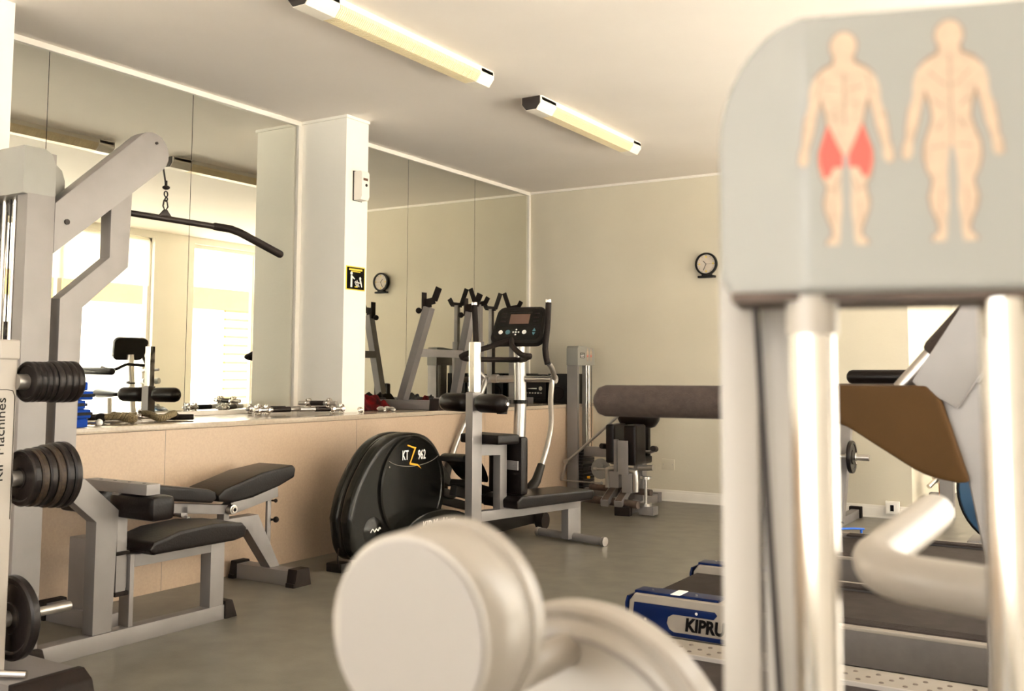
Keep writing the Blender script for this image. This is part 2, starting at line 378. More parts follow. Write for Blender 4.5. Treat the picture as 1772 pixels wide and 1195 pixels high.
obj('screw', G().cyl((1.35, -.0065, .31), (1.35, -.009, .31), .004, seg=10), BRUSHED, t); obj('screw', G().cyl((1.435, -.0065, .31), (1.435, -.009, .31), .004, seg=10), BRUSHED, t)
t = thing('power_socket', 'white surface socket box at the baseboard by the wall corner', 'socket', (3.215, 0, .07))
obj('box', G().box((3.165, -.05, .035), (3.265, -.0205, .135), .005), WHITE, t)
obj('cover', G().box((3.172, -.058, .042), (3.258, -.0505, .128), .004), WHITE, t)
obj('socket_hole', G().box((3.202, -.0595, .062), (3.228, -.0578, .108)), BPRINT, t)

# ------------------------------------------------------------------ lat pulldown machine
t = thing('lat_pulldown_machine', 'tall silver lat pulldown machine with angled boom in front of the mirror', 'gym machine', (1.32, -5.5, 0))
X0, X1 = 1.292, 1.356
obj('rear_post', G().box((X0, -5.975, .07), (X1, -5.862, 1.90), .004), STEEL, t)
obj('rear_post', G().box((.98, -5.975, .07), (1.045, -5.862, 1.80), .004), STEEL, t)
obj('foot_beam', G().box((.90, -5.99, 0), (1.358, -5.85, .07), .004), STEEL, t)
hd = [(1.075, 1.735), (1.357, 1.735), (1.357, 1.87), (1.345, 1.90), (1.315, 1.915), (1.12, 1.915), (1.09, 1.90), (1.075, 1.87)]
obj('stack_hood', G().prism([(-5.995, 1.735), (-5.862, 1.735), (-5.862, 1.86), (-5.875, 1.895), (-5.91, 1.914), (-5.995, 1.914)], 'x', 1.03, 1.3565, .006), STEEL2, t)
obj('stack_hood', G().prism([(-5.86, 1.70), (-5.775, 1.70), (-5.775, 1.82), (-5.79, 1.86), (-5.82, 1.882), (-5.86, 1.882)], 'x', 1.0, 1.285, .008), STEEL2, t)
for x, y in ((1.213, -5.93), (1.145, -5.93)): obj('guide_rod', G().cyl((x, y, .1), (x, y, 1.74), .011, seg=16), CHROME, t)
g = G()
for k in range(10): g.box((1.09, -5.97, .10 + k * .036), (1.27, -5.89, .133 + k * .036), .003)
obj('weight_stack', g, IRON, t)
obj('cable', G().cyl((1.18, -5.93, .4), (1.18, -5.93, 1.74), .0035, seg=8), BAR, t)
# boom
cx, cz, r = -5.428, 1.992, .085
d = Vector((.40, .348)).normalized(); nn = Vector((-d.y, d.x))
pts = [(-5.862, 1.716), (cx + nn.x * r, cz + nn.y * r)]
a0 = math.atan2(nn.y, nn.x)
for k in range(1, 10): a = a0 - pi * k / 10; pts.append((cx + cos(a) * r, cz + sin(a) * r))
pts += [(cx - nn.x * r, cz - nn.y * r), (-5.862, 1.524)]
bm_ = obj('boom', G().prism(pts, 'x', X0 - .003, X1 + .0015, .003), STEEL, t)
g = G()
for y, z in ((-5.812, 1.65), (-5.41, 2.035)): g.cyl((X1, y, z), (X1 + .007, y, z), .011 if z < 1.8 else .006, seg=16)
obj('bolt', g, BAR, bm_)
# bent front post
poly = [(-5.518, 1.845), (-5.527, 1.503), (-5.728, 1.328), (-5.735, .71), (-5.530, .535), (-5.546, .068), (-5.632, .068), (-5.632, .50), (-5.775, .62), (-5.826, .68), (-5.826, 1.357), (-5.615, 1.534), (-5.616, 1.76)]
obj('front_post', G().prism(poly, 'x', X0, X1, .003), STEEL, t)
obj('base_beam', G().prism([(-5.85, 0), (-4.964, 0), (-4.964, .062), (-5.85, .068)], 'x', X0, X1, .003), STEEL, t)
obj('rubber_foot', G().prism([(-4.966, 0), (-4.895, 0), (-4.925, .078), (-4.966, .078)], 'x', X0 - .01, X1 + .008, .006), RUBBER, t)
obj('rubber_foot', G().prism([(-5.95, 0), (-5.84, 0), (-5.862, .075), (-5.95, .085)], 'x', 1.359, X1 + .035, .006), RUBBER, t)
# seat frame
obj('seat_frame', G().box((X0, -5.468, .068), (X1, -5.448, .352), .002).box((X0, -5.448, .300), (X1, -5.05, .350), .003).prism([(-5.05, .062), (-4.972, .062), (-4.972, .345), (-5.05, .352)], 'x', X0, X1, .003).box((X0, -5.50, .22), (X0 + .045, -5.468, .345), .002), STEEL, t)
obj('slider_post', G().box((1.300, -5.525, .20), (1.344, -5.478, .60), .003), STEEL, t)
obj('slider_collar', G().box((1.296, -5.53, .195), (1.352, -5.470, .212), .002), RUBBER, t); obj('slider_collar', G().box((1.296, -5.53, .355), (1.352, -5.470, .37), .002), RUBBER, t)
kb = obj('knee_bar', G().box((1.11, -5.52, .600), (1.505, -5.455, .642), .003), STEEL, t)
g = G()
for x in (1.18, 1.27, 1.36, 1.45): g.cyl((x, -5.488, .6415), (x, -5.488, .6432), .007, seg=12)
obj('bolt', g, BAR, kb)
def pad(a, c, r=.03): return G().box(a, c, r, 4)
obj('knee_pad', pad((1.285, -5.53, .502), (1.56, -5.42, .598), .034), BLACK, t)
obj('knee_pad', pad((.96, -5.53, .502), (1.20, -5.42, .598), .034), BLACK, t)
sp = [(-5.43, .352), (-5.45, .375), (-5.43, .402), (-5.3, .432), (-5.12, .440), (-4.96, .425), (-4.93, .40), (-4.94, .362), (-5.0, .352)]
obj('seat', G().prism(sp, 'x', 1.19, 1.45, .022, 4), BLACK, t)
obj('seat_screw', G().cyl((1.34, -5.25, .34), (1.34, -5.25, .353), .008, seg=10).cyl((1.34, -5.06, .34), (1.34, -5.06, .353), .008, seg=10), CHROME, t)

t = thing('pulldown_bar', 'dark angled lat bar hanging on a cable from the boom tip', 'cable bar', (1.32, -5.32, 1.74))
obj('cable', G().cyl((1.324, -5.345, 1.955), (1.318, -5.322, 1.875), .004, seg=8), BAR, t)
obj('cable_stop', G().ball((1.317, -5.320, 1.866), .016, (1, 1, .6)).cyl((1.318, -5.322, 1.875), (1.319, -5.323, 1.895), .006), RUBBER, t)
g = G(); g.torus((1.316, -5.319, 1.838), .012, .003, (1, .3, 0)); g.torus((1.316, -5.317, 1.815), .008, .003, (0, 1, 0))
obj('shackle', g, BAR, t)
g = G(); g.tube([(1.314, -5.326, 1.812), (1.314, -5.331, 1.785), (1.314, -5.318, 1.765), (1.314, -5.305, 1.785), (1.314, -5.312, 1.812), (1.314, -5.326, 1.812)], .0032, 8)
obj('carabiner', g, BAR, t)
obj('bracket', G().prism([(-5.352, 1.742), (-5.325, 1.772), (-5.311, 1.772), (-5.284, 1.742)], 'x', 1.309, 1.319, .002), BAR, t)
def pb(y, z): return (1.314 + (y + 5.318) * .30, y, z)
obj('bar', G().tube([pb(-5.79, 1.67), pb(-5.70, 1.737), pb(-5.65, 1.750), pb(-5.318, 1.733), pb(-5.03, 1.718), pb(-4.99, 1.712), pb(-4.95, 1.697)], .0135, 16), BAR, t)
obj('grip', G().tube([pb(-5.10, 1.722), pb(-5.03, 1.718), pb(-4.985, 1.706), pb(-4.79, 1.625)], .0175, 16, dome=True), RUBBER, t)
obj('grip', G().tube([pb(-5.66, 1.748), pb(-5.70, 1.735), pb(-5.80, 1.66)], .0175, 16, dome=True), RUBBER, t)

# ------------------------------------------------------------------ weight tree, lower left
TX, TY = 1.70, -6.17
t = thing('weight_plate_tree', 'pale weight plate tree with black plates cut by the left edge of the photo', 'weight rack', (1.6, -6.2, 0))
obj('column', G().box((1.535, -6.23, .08), (1.645, -6.165, 1.155), .01, 3).box((1.53, -6.235, 1.12), (1.65, -6.16, 1.186), .012, 3), IVORY, t)
obj('base_beam', G().box((1.39, -6.22, .01), (1.78, -5.98, .10), .006), STEEL, t)
obj('rubber_foot', G().prism([(1.76, 0), (1.86, 0), (1.835, .075), (1.79, .105), (1.76, .105)], 'y', -6.225, -5.975, .006), RUBBER, t)
obj('rubber_foot', G().prism([(1.36, 0), (1.44, 0), (1.44, .12), (1.385, .10)], 'y', -6.225, -5.975, .006), RUBBER, t)
obj('base_tube', G().cyl((1.60, -6.24, .12), (1.74, -6.15, .115), .012), CHROME, t)
text('KIP Machines', .044, (1.6455, -6.216, .86), (90, -90, 90), BPRINT, t, 'lettering', sx=1.15, label='vertical black lettering')
g = G(); g.prism([(-6.222, .62), (-6.170, .62), (-6.170, 1.01), (-6.222, 1.01)], 'x', 1.645, 1.6454); 
obj('label_outline', G().tube([(1.6457, -6.172, .60), (1.6457, -6.172, 1.0), (1.6457, -6.180, 1.018), (1.6457, -6.20, 1.022), (1.6457, -6.225, 1.022)], .0012, 6), BPRINT, t)
pegs = [(1.643, -6.17, 1.047, .235), (1.628, -6.17, .728, .235), (1.600, -6.17, .268, .265)]
for x, y, z, l in pegs: obj('peg', G().cyl((x, y, z), (x, y + .06, z), .026, seg=24).cyl((x, y, z), (x + .0, y + l, z), .0155, seg=24, bev=.003), BRUSHED, t)
def plate(y0, th, R, x, z, label, m=IRON, group=None):
    w = th
    g = G().lathe([(0, .018), (0, R * .36), (w * .18, R * .38), (w * .25, R * .78), (.0, R * .84), (.0, R * .95), (w * .2, R), (w * .8, R), (w, R * .95), (w, R * .84), (w * .75, R * .78), (w * .82, R * .38), (w, R * .36), (w, .018)], (x, y0, z), (0, 1, 0), 48)
    tag(obj('weight_plate', g, m), label, 'weight plate', group); return y0 + w
y = -6.135; ords = ['first', 'second', 'third', 'fourth', 'fifth', 'sixth', 'seventh', 'eighth']
_T = (.0195, .024)
for k in range(8):
    R = .068 if k < 4 else .0715
    y = plate(y, _T[0] if k < 4 else _T[1], R, 1.643, 1.047, 'small black plate on the top peg of the left weight tree, %s from the column' % ords[k], IRON, 'small plates on the top peg') + .001
y = -6.135
for k in range(6):
    R = (.094, .097, .100, .106, .110, .113)[k]
    y = plate(y, .027, R, 1.628, .728, 'medium black plate on the middle peg of the left weight tree, %s from the column' % ords[k], IRONWORN if k in (1, 3) else IRON, 'medium plates on the middle peg') + .001
plate(-6.135, .034, .138, 1.600, .268, 'single large black plate on the lowest peg of the left weight tree')

# ------------------------------------------------------------------ adjustable bench
t = thing('weight_bench', 'adjustable silver bench with black leather pads against the stone ledge', 'weight bench', (.94, -4.85, 0))
BX = .975; b0 = .905
obj('foot_beam', G().box((.735, -4.325, .0), (1.135, -4.235, .076), .004), STEEL, t)
for a, b in ((.705, .752), (1.118, 1.182)):
    obj('rubber_foot', G().prism([(-4.34, 0), (-4.22, 0), (-4.235, .088), (-4.325, .088)], 'x', a, b, .006).box((a + .004, -4.345, 0), (b - .004, -4.33, .02)), RUBBER, t)
obj('main_frame', G().prism([(-4.305, .076), (-4.238, .076), (-4.398, .358), (-5.33, .358), (-5.33, .30), (-4.470, .292)], 'x', b0, BX, .003), STEEL, t)
obj('near_leg', G().box((.86, -5.40, .05), (1.0, -5.33, .37), .004), STEEL, t)
obj('foot_beam', G().box((.735, -5.42, .0), (1.14, -5.33, .075), .004), STEEL, t)
obj('rubber_foot', G().box((.70, -5.43, 0), (.745, -5.32, .085), .006), RUBBER, t)
ys, zs, RR = -4.70, .45, .235
pts = []
for k in range(13): a = radians(-112 + k * 6.6); pts.append((ys + cos(a) * (RR + .0), zs + sin(a) * (RR)))
for k in range(12, -1, -1): a = radians(-112 + k * 6.6); pts.append((ys + cos(a) * (RR - .042), zs + sin(a) * (RR - .042)))
ar = obj('adjusting_arc', G().prism(pts, 'x', .932, .944, .001), STEEL, t)
g = G()
for k in range(7): a = radians(-106 + k * 11.4); g.cyl((.9442, ys + cos(a) * (RR - .021), zs + sin(a) * (RR - .021)), (.9450, ys + cos(a) * (RR - .021), zs + sin(a) * (RR - .021)), .009, seg=14)
obj('arc_holes', g, BPRINT, ar)
obj('seat_bracket', G().prism([(-4.60, .385), (-4.595, .435), (-4.275, .492), (-4.268, .435), (-4.57, .382)], 'x', .925, .985, .003), STEEL, t)
obj('back_bracket', G().beam((.955, -5.30, .495), (.955, -4.61, .405), .05, .045, .003).box((.93, -4.635, .33), (.98, -4.60, .42), .003).box((.93, -4.90, .34), (.98, -4.86, .45), .003), STEEL, t)
obj('pivot', G().cyl((.93, -4.60, .407), (1.012, -4.60, .407), .024, bev=.003).cyl((1.012, -4.60, .407), (1.018, -4.60, .407), .016), BRUSHED, t)
obj('pivot_bolt', G().cyl((1.018, -4.60, .407), (1.0195, -4.60, .407), .009), BPRINT, t)
obj('rear_strut', G().box((.93, -4.305, .19), (.945, -4.278, .43), .002), STEEL, t)
obj('knob', G().ball((.965, -4.262, .315), .016).cyl((.945, -4.28, .315), (.96, -4.265, .315), .006), RUBBER, t)
obj('knob', G().ball((.96, -4.262, .412), .010).cyl((.94, -4.27, .412), (.96, -4.265, .412), .005), RUBBER, t)
g = G(); g.prism([(-4.735, .462), (-4.74, .49), (-4.70, .518), (-4.45, .578), (-4.235, .600), (-4.215, .58), (-4.225, .535), (-4.33, .500), (-4.52, .458), (-4.65, .448)], 'x', .80, 1.055, .02, 4)
obj('seat_pad', g, BLACK, t)
g = G(); g.prism([(-5.52, .565), (-5.535, .60), (-5.50, .635), (-4.80, .528), (-4.752, .508), (-4.748, .478), (-4.78, .460)], 'x', .80, 1.055, .02, 4)
obj('back_pad', g, BLACK, t)
obj('cross_tube', G().cyl((.86, -4.905, .40), (1.04, -4.905, .40), .012), CHROME, t)

# ------------------------------------------------------------------ elliptical trainer
t = thing('elliptical_trainer', 'black elliptical trainer with round flywheel housing marked 962 by the ledge', 'elliptical trainer', (1.1, -2.9, 0))
out = smooth_path([(-3.93, .29, 0), (-3.88, .44, 0), (-3.75, .61, 0), (-3.60, .708, 0), (-3.41, .735, 0), (-3.21, .695, 0), (-3.07, .56, 0), (-3.03, .39, 0), (-3.09, .22, 0), (-3.25, .10, 0), (-3.5, .055, 0), (-3.78, .045, 0), (-3.89, .12, 0), (-3.93, .29, 0)], 5)[:-1]
out2 = [(p.x, p.y) for p in out]
obj('flywheel_housing', G().prism(out2, 'x', 1.105, 1.185, .035, 5).prism([(-3.5 + (y + 3.5) * .985, .38 + (z - .38) * .985) for y, z in out2], 'x', 1.095, 1.106).prism(out2, 'x', 1.03, 1.097, .03, 4), PLASTIC, t, angle=50)
dc = Vector((1.185, -3.385, .415))
dk = obj('crank_cover', G().lathe([(0, .300), (.012, .300), (.020, .292), (.020, .284), (.014, .278), (.020, .05), (.020, .001)], dc, (1, 0, 0), 64), PLASTIC, t)
obj('arc_groove', G().tube([(1.2055, dc.y + .26 * sin(a) * 1.0, dc.z + .20 - .075 * cos(a * 1.0)) for a in [radians(k) for k in range(-66, 67, 6)]], .0018, 8), GREYP, dk)
g = G()
for y, z in ((-3.62, .55), (-3.12, .45), (-3.56, .20)): g.cyl((1.204, y, z), (1.2075, y, z), .005, seg=10)
obj('screw', g, CHROME, dk)
text('KT', .078, (1.2075, -3.475, .605), (90, 0, 90), WPRINT, dk, sx=.62, bold=.0012, label='white model lettering')
text('962', .078, (1.2075, -3.315, .600), (90, 0, 90), WPRINT, dk, sx=.66, bold=.0012, label='white model number')
g = G(); X = 1.2065
g.prism([(-3.455, .668), (-3.385, .650), (-3.385, .640), (-3.455, .660)], 'x', X, X + .001); g.prism([(-3.385, .650), (-3.370, .648), (-3.422, .560), (-3.434, .558), (-3.388, .641)], 'x', X, X + .001); g.prism([(-3.434, .564), (-3.352, .548), (-3.318, .520), (-3.36, .540), (-3.434, .552)], 'x', X, X + .001)
obj('zigzag_mark', g, ORANGE, dk)
obj('round_badge', G().lathe([(0, .085), (.012, .080), (.026, .05), (.03, .001)], (1.175, -3.735, .205), (1, 0, 0), 32), PLASTIC, t)
obj('badge_mark', G().tube([(1.203, -3.775, .205), (1.206, -3.76, .222), (1.2065, -3.745, .205), (1.207, -3.73, .22), (1.2065, -3.715, .208), (1.206, -3.70, .225), (1.204, -3.69, .215)], .003, 8, sm=3), WPRINT, t, 'small white badge mark')
obj('lower_cover', G().prism([(p.x, p.y) for p in smooth_path([(-3.62, .05, 0), (-3.60, .17, 0), (-3.48, .255, 0), (-3.26, .28, 0), (-3.0, .235, 0), (-2.86, .14, 0), (-2.85, .05, 0)], 5)], 'x', 1.0, 1.30, .025, 4), PLASTIC, t)
text('KIP Machines', .066, (1.3015, -3.26, .205), (90, 0, 90), WPRINT, t, sx=.92, bold=.001, label='white lettering on the lower cover')
# rear floor rail and wheels
obj('floor_rail', G().prism([(-3.6, .03), (-1.98, .04), (-1.98, .105), (-2.35, .15), (-3.0, .17), (-3.6, .15)], 'x', .98, 1.22, .01), PLASTIC2, t)
obj('slide_track', G().beam((1.235, -3.0, .22), (1.235, -2.3, .13), .035, .014, .002), BRUSHED, t)
for x in (.93, 1.27): obj('transport_wheel', G().cyl((x - .03, -1.98, .062), (x + .03, -1.98, .062), .06, bev=.012), RUBBER, t)
obj('cross_foot', G().box((1.02, -3.93, .0), (1.13, -3.84, .05), .01), PLASTIC2, t); obj('power_lead', G().tube([(1.10, -3.92, .13), (1.13, -3.96, .08), (1.12, -3.93, .02)], .004, 8, sm=4), RUBBER, t)
obj('rear_axle', G().cyl((.90, -1.98, .05), (1.24, -1.98, .05), .02), BRUSHED, t)
# pedals
def pedal(x, y, z, nm='pedal'):
    p = obj('pedal_arm', G().beam((x, y - .10, z + .0), (x, y + .55, z - .16), .05, .06, .01), PLASTIC2, t)
    g = G(); g.prism([(y - .05, z + .03), (y - .03, z + .06), (y + .22, z - .005), (y + .24, z - .05), (y + .2, z - .06), (y, z - .01)], 'x', x - .07, x + .07, .012, 3)
    obj('foot_plate', g, PLASTIC2, p)
    g = G(); g.prism([(p_.x, p_.y) for p_ in smooth_path([(y - .13, z + .175, 0), (y - .12, z + .205, 0), (y - .05, z + .215, 0), (y + .07, z + .17, 0), (y + .15, z + .08, 0), (y + .15, z + .03, 0), (y + .05, z + .08, 0), (y - .04, z + .155, 0), (y - .13, z + .175, 0)], 4)[:-1]], 'x', x - .085, x + .085, .015, 3)
    obj('toe_guard', g, PLASTIC, p)
pedal(1.30, -3.02, .38); pedal(.84, -2.75, .30)
# mast, console, handles
obj('mast', G().tube([(1.085, -2.02, .08), (1.085, -1.97, .9), (1.09, -2.00, 1.36)], .043, 24), BRUSHED, t)
obj('mast_sleeve', G().tube([(1.085, -2.02, .10), (1.085, -1.985, .60)], .050, 24), BRUSHED, t)
g = G()
for z in (.52, .55): g.cyl((1.085 + .02, -2.04, z), (1.085 + .022, -2.052, z), .006)
obj('screw', g, CHROME, t)
obj('mast_base', G().prism([(-2.25, .06), (-1.86, .06), (-1.9, .14), (-1.98, .22), (-2.06, .22), (-2.18, .14)], 'x', 1.0, 1.17, .02, 3), PLASTIC2, t)
M = Matrix.Translation((1.145, -2.10, 1.425)) @ Euler((radians(62), 0, radians(8))).to_matrix().to_4x4()
def cobj(nm, build, m, par, label=None):
    g = G(); build(g); bmesh.ops.transform(g.bm, matrix=M, verts=g.bm.verts); return obj(nm, g, m, par, label)
def rr(w, h, r, n=6, cx=0, cy=0, top=1.):
    P = []
    for sx, sy, a0 in ((1, 1, 0), (-1, 1, 90), (-1, -1, 180), (1, -1, 270)):
        for k in range(n + 1):
            a = radians(a0 + 90 * k / n); kk = top if sy > 0 else 1.
            P.append((cx + (sx * (w / 2 - r) + cos(a) * r) * kk, cy + sy * (h / 2 - r) + sin(a) * r))
    return P
cn = cobj('console', lambda g: g.prism(rr(.40, .30, .06, top=.94), 'z', -.055, 0, .018, 4), PLASTIC2, t)
cobj('console_face', lambda g: g.prism(rr(.345, .245, .04, top=.95), 'z', .0, .003, .001), PLASTIC, cn)
cobj('display', lambda g: g.box((-.075, .005, .003), (.075, .085, .0045)), SCREEN, cn)
cobj('display_strip', lambda g: g.box((-.085, .092, .003), (.085, .103, .0045)).box((-.16, -.012, .003), (.16, -.008, .0045)), PLASTIC2, cn)
def btn(g):
    for sx in (-1, 1):
        for k in range(3): g.box((sx * .125 - .018, .02 + k * .032, .003), (sx * .125 + .018, .03 + k * .032, .0055))
cobj('side_buttons', btn, BAR, cn)
cobj('oval_button', lambda g: g.cyl((-.125, -.062, .003), (-.125, -.062, .006), .016), WPRINT, cn); cobj('oval_button', lambda g: g.cyl((.055, -.062, .003), (.055, -.062, .006), .016), WPRINT, cn)
cobj('round_button', lambda g: g.cyl((-.07, -.062, .003), (-.07, -.062, .006), .018), TEAL, cn)
def arrows(g): g.prism([(.115, -.055), (.14, -.055), (.1275, -.03)], 'z', .003, .006); g.prism([(.115, -.065), (.1275, -.09), (.14, -.065)], 'z', .003, .006)
cobj('arrow_buttons', arrows, TEAL, cn)
def cross(g):
    for a, b in ((0, .02), (0, -.02), (.02, 0), (-.02, 0), (0, 0)): g.cyl((-.008 + a, -.062 + b, .003), (-.008 + a, -.062 + b, .0055), .006)
cobj('cross_buttons', cross, WPRINT, cn)
hb = [(.93, -2.26, 1.245), (.85, -2.34, 1.20), (.80, -2.28, 1.172)]
obj('fixed_handlebar', G().tube([(1.11, -2.13, 1.32), (1.03, -2.28, 1.27), (.885, -2.40, 1.21), (.86, -2.36, 1.185), (.90, -2.25, 1.18), (1.09, -2.02, 1.18), (1.20, -2.12, 1.18), (1.30, -2.25, 1.19), (1.34, -2.28, 1.20), (1.30, -2.32, 1.21), (1.19, -2.26, 1.27), (1.12, -2.15, 1.32)], .0185, 14, sm=3), RUBBER, t)
obj('cross_axle', G().cyl((.885, -1.97, 1.045), (1.345, -1.97, 1.045), .022).cyl((1.335, -1.97, 1.045), (1.375, -1.97, 1.045), .03).cyl((.845, -1.97, 1.045), (.895, -1.97, 1.045), .03), BRUSHED, t)
def handle(s, x0):
    hx = lambda v: x0 + s * v
    p = obj('moving_handle', G().tube([(hx(.045), -2.12, 1.15), (hx(.045), -2.08, 1.12), (hx(.02), -2.0, 1.06), (hx(.0), -1.99, 1.03), (hx(.02), -2.05, .90), (hx(.07), -2.13, .75), (hx(.09), -2.22, .60), (hx(.09), -2.32, .44)], .0185, 14, sm=3), BRUSHED, t)
    obj('grip', G().tube([(hx(.03), -2.10, 1.575), (hx(.02), -2.10, 1.40), (hx(.01), -2.11, 1.25), (hx(.035), -2.12, 1.15)], .021, 16, sm=4), RUBBER, p)
    obj('grip_cap', G().cyl((hx(.03), -2.10, 1.575), (hx(.03), -2.10, 1.597), .021, bev=.004), CHROME, p)
    obj('lower_joint', G().tube([(hx(.09), -2.30, .48), (hx(.085), -2.36, .38), (hx(.06), -2.44, .30)], [.026, .032, .04], 16), PLASTIC2, p)
handle(1, 1.355); handle(-1, .80)
obj('bottle_holder', G().cyl((.985, -2.06, .895), (.985, -2.06, .795), .045, .038, seg=24), PLASTIC2, t)
obj('bottle_clamp', G().cyl((1.087, -1.975, .868), (1.087, -1.975, .895), .052).beam((1.03, -2.02, .882), (1.0, -2.05, .882), .05, .025), PLASTIC2, t)

# ------------------------------------------------------------------ abdominal / leg bench in front of it (turned 12.5 degrees)
t = thing('leg_curl_bench', 'silver bench with black seat pad, upright post and two roller pads', 'gym machine', (1.66, -2.29, 0), -12.5, local=True)
po = obj('upright_post', G().box((-.03, -.925, 0), (.03, -.845, .97), .003), STEEL, t)
obj('front_foot', G().cyl((-.22, -.885, .025), (.22, -.885, .025), .024), STEEL, t)
obj('telescopic_tube', G().box((-.024, -.908, .97), (.024, -.852, 1.27), .006, 3), CHROME, po)
obj('roller_axle', G().cyl((-.28, -.885, .908), (.28, -.885, .908), .010), BRUSHED, t)
for a, b in ((-.255, -.065), (.052, .242)):
    obj('roller_pad', G().tube([(a + .018, -.885, .908), (b - .018, -.885, .908)], .055, 28, dome=True), BLACK, t)
obj('seat_rail', G().prism([(-.845, .21), (.065, .213), (.065, .262), (-.845, .270)], 'x', -.03, .03, .003), STEEL, t)
obj('rear_leg', G().box((-.03, -.06, .02), (.03, .065, .215), .003), STEEL, t)
obj('rear_foot', G().cyl((-.275, 0, .03), (.265, 0, .03), .026), STEEL, t)
for x in (-.283, .273): obj('foot_cap', G().cyl((x - .012, 0, .03), (x + .012, 0, .03), .029, bev=.003), BRUSHED, t)
obj('pad_support', G().prism([(-.850, .597), (-.690, .592), (-.690, .268), (-.632, .268), (-.632, .655), (-.850, .662)], 'x', -.03, .03, .003), STEEL, t)
obj('arm_pad', G().box((-.17, -.84, .664), (.16, -.655, .722), .022, 4), BLACK, t)
obj('back_plate', G().box((-.1, -.612, .50), (.10, -.602, .555), .002).cyl((.065, -.614, .528), (.065, -.618, .528), .010), STEEL, t)
obj('back_pad', G().box((-.165, -.60, .350), (.12, -.535, .70), .028, 4), BLACK, t)
obj('seat_pad', G().prism([(-.66, .275), (.04, .275), (.062, .30), (.055, .338), (-.62, .350), (-.665, .325)], 'x', -.15, .15, .018, 4), BLACK, t)

# ------------------------------------------------------------------ things on the ledge
t = thing('squat_rack', 'leaning silver rack with two uprights and black bar hooks on the ledge', 'bar rack', (.37, -2.05, LZ))
tops = []
for (yb, xb, xt, x0, x1) in ((-2.35, .315, .545, .085, .665), (-1.75, .36, .505, .09, .60)):
    obj('base_beam', G().box((x0 + .04, yb - .035, LZ + .002), (x1 - .07, yb + .035, LZ + .068), .003), STEEL, t)
    for a, b in ((x0, x0 + .05), (x1 - .08, x1)): obj('rubber_foot', G().prism([(yb - .045, LZ), (yb + .045, LZ), (yb + .036, LZ + .08), (yb - .036, LZ + .08)], 'x', a, b, .006), RUBBER, t)
    u = obj('upright', G().beam((xb, yb, LZ + .066), (xt, yb, 1.55), .065, .06, .003), STEEL, t)
    h = obj('bar_hook', G().beam((xt - .005, yb - .0, 1.55), (xt - .01, yb, 1.615), .012, .05, .002).beam((xt - .03, yb, 1.585), (xt + .05, yb, 1.60), .01, .05, .002).beam((xt + .045, yb, 1.60), (xt + .085, yb, 1.69), .012, .05, .002).beam((xt - .045, yb, 1.525), (xt - .045, yb, 1.66), .01, .05, .002), RUBBER, t)
    obj('knob', G().ball((xt - .085, yb - .01, 1.53), .022).cyl((xt - .07, yb, 1.53), (xt - .02, yb, 1.53), .007), RUBBER, t)
obj('cross_bar', G().box((.40, -2.33, 1.20), (.46, -1.77, 1.256), .003), STEEL, t)

t = thing('bar_stand', 'pair of slim silver poles with V hooks close to the far mirror', 'bar rack', (.12, -.78, LZ))
for y, zt in ((-1.03, 1.665), (-.48, 1.665)):
    obj('pole', G().box((.09, y - .028, LZ + .05), (.145, y + .028, 1.35), .004).box((.10, y - .02, 1.35), (.135, y + .02, zt), .003), STEEL, t)
    obj('bar_hook', G().beam((.07, y, zt + .0), (.18, y, zt + .012), .012, .04, .002).beam((.17, y, zt + .01), (.20, y, zt + .06), .012, .04, .002).beam((.075, y, zt), (.02, y, zt + .14), .012, .04, .002), RUBBER, t)
obj('cross_bar', G().box((.095, -1.0, 1.0), (.14, -.51, 1.05), .003), STEEL, t)
obj('base', G().box((.03, -1.07, LZ + .001), (.30, -.97, LZ + .052), .004).box((.03, -.53, LZ + .001), (.30, -.43, LZ + .052), .004), STEEL, t)

def crumple(name, m, x0, x1, y0, y1, h, seed, label, cat):
    rnd = random.Random(seed); ph = [rnd.uniform(0, 6.28) for _ in range(8)]
    b = bmesh.new(); n = 34; k = 26; V = []
    for i in range(n + 1):
        row = []
        for j in range(k + 1):
            u, v = i / n, j / k
            e = (min(1, 5 * u) * min(1, 5 * (1 - u)) * min(1, 5 * v) * min(1, 5 * (1 - v))) ** .5
            z = h * e * (.62 + .22 * sin(5 * u * 2 + ph[0] + 3 * v) + .16 * sin(17 * u + 9 * v + ph[1]) + .12 * sin(23 * v - 13 * u + ph[2]) + .07 * sin(41 * u + ph[3]) * cos(37 * v))
            w = .012 * sin(14 * v + ph[4]); ww = .012 * sin(12 * u + ph[5])
            row.append(b.verts.new((x0 + (x1 - x0) * u + w, y0 + (y1 - y0) * v + ww, LZ + .003 + max(z, 0))))
        V.append(row)
    for i in range(n):
        for j in range(k): b.faces.new((V[i][j], V[i + 1][j], V[i + 1][j + 1], V[i][j + 1]))
    bot = [V[i][0] for i in range(n + 1)] + [V[n][j] for j in range(1, k + 1)] + [V[i][k] for i in range(n - 1, -1, -1)] + [V[0][j] for j in range(k - 1, 0, -1)]
    b.faces.new(bot)
    g = G(); g._m(b); o = obj(name, g, m, angle=80); tag(o, label, cat)
crumple('training_vest', REDF, .07, .30, -2.87, -2.42, .115, 3, 'crumpled dark red cloth bag on the ledge under the leaning rack', 'cloth bag')
crumple('black_towel', BLKF, .10, .30, -2.28, -1.84, .10, 5, 'crumpled black cloth on the ledge beside the red one', 'cloth')
crumple('red_glove', REDF, .33, .52, -2.28, -2.12, .085, 9, 'small bright red cloth piece between the dark red bag and black cloth', 'cloth')

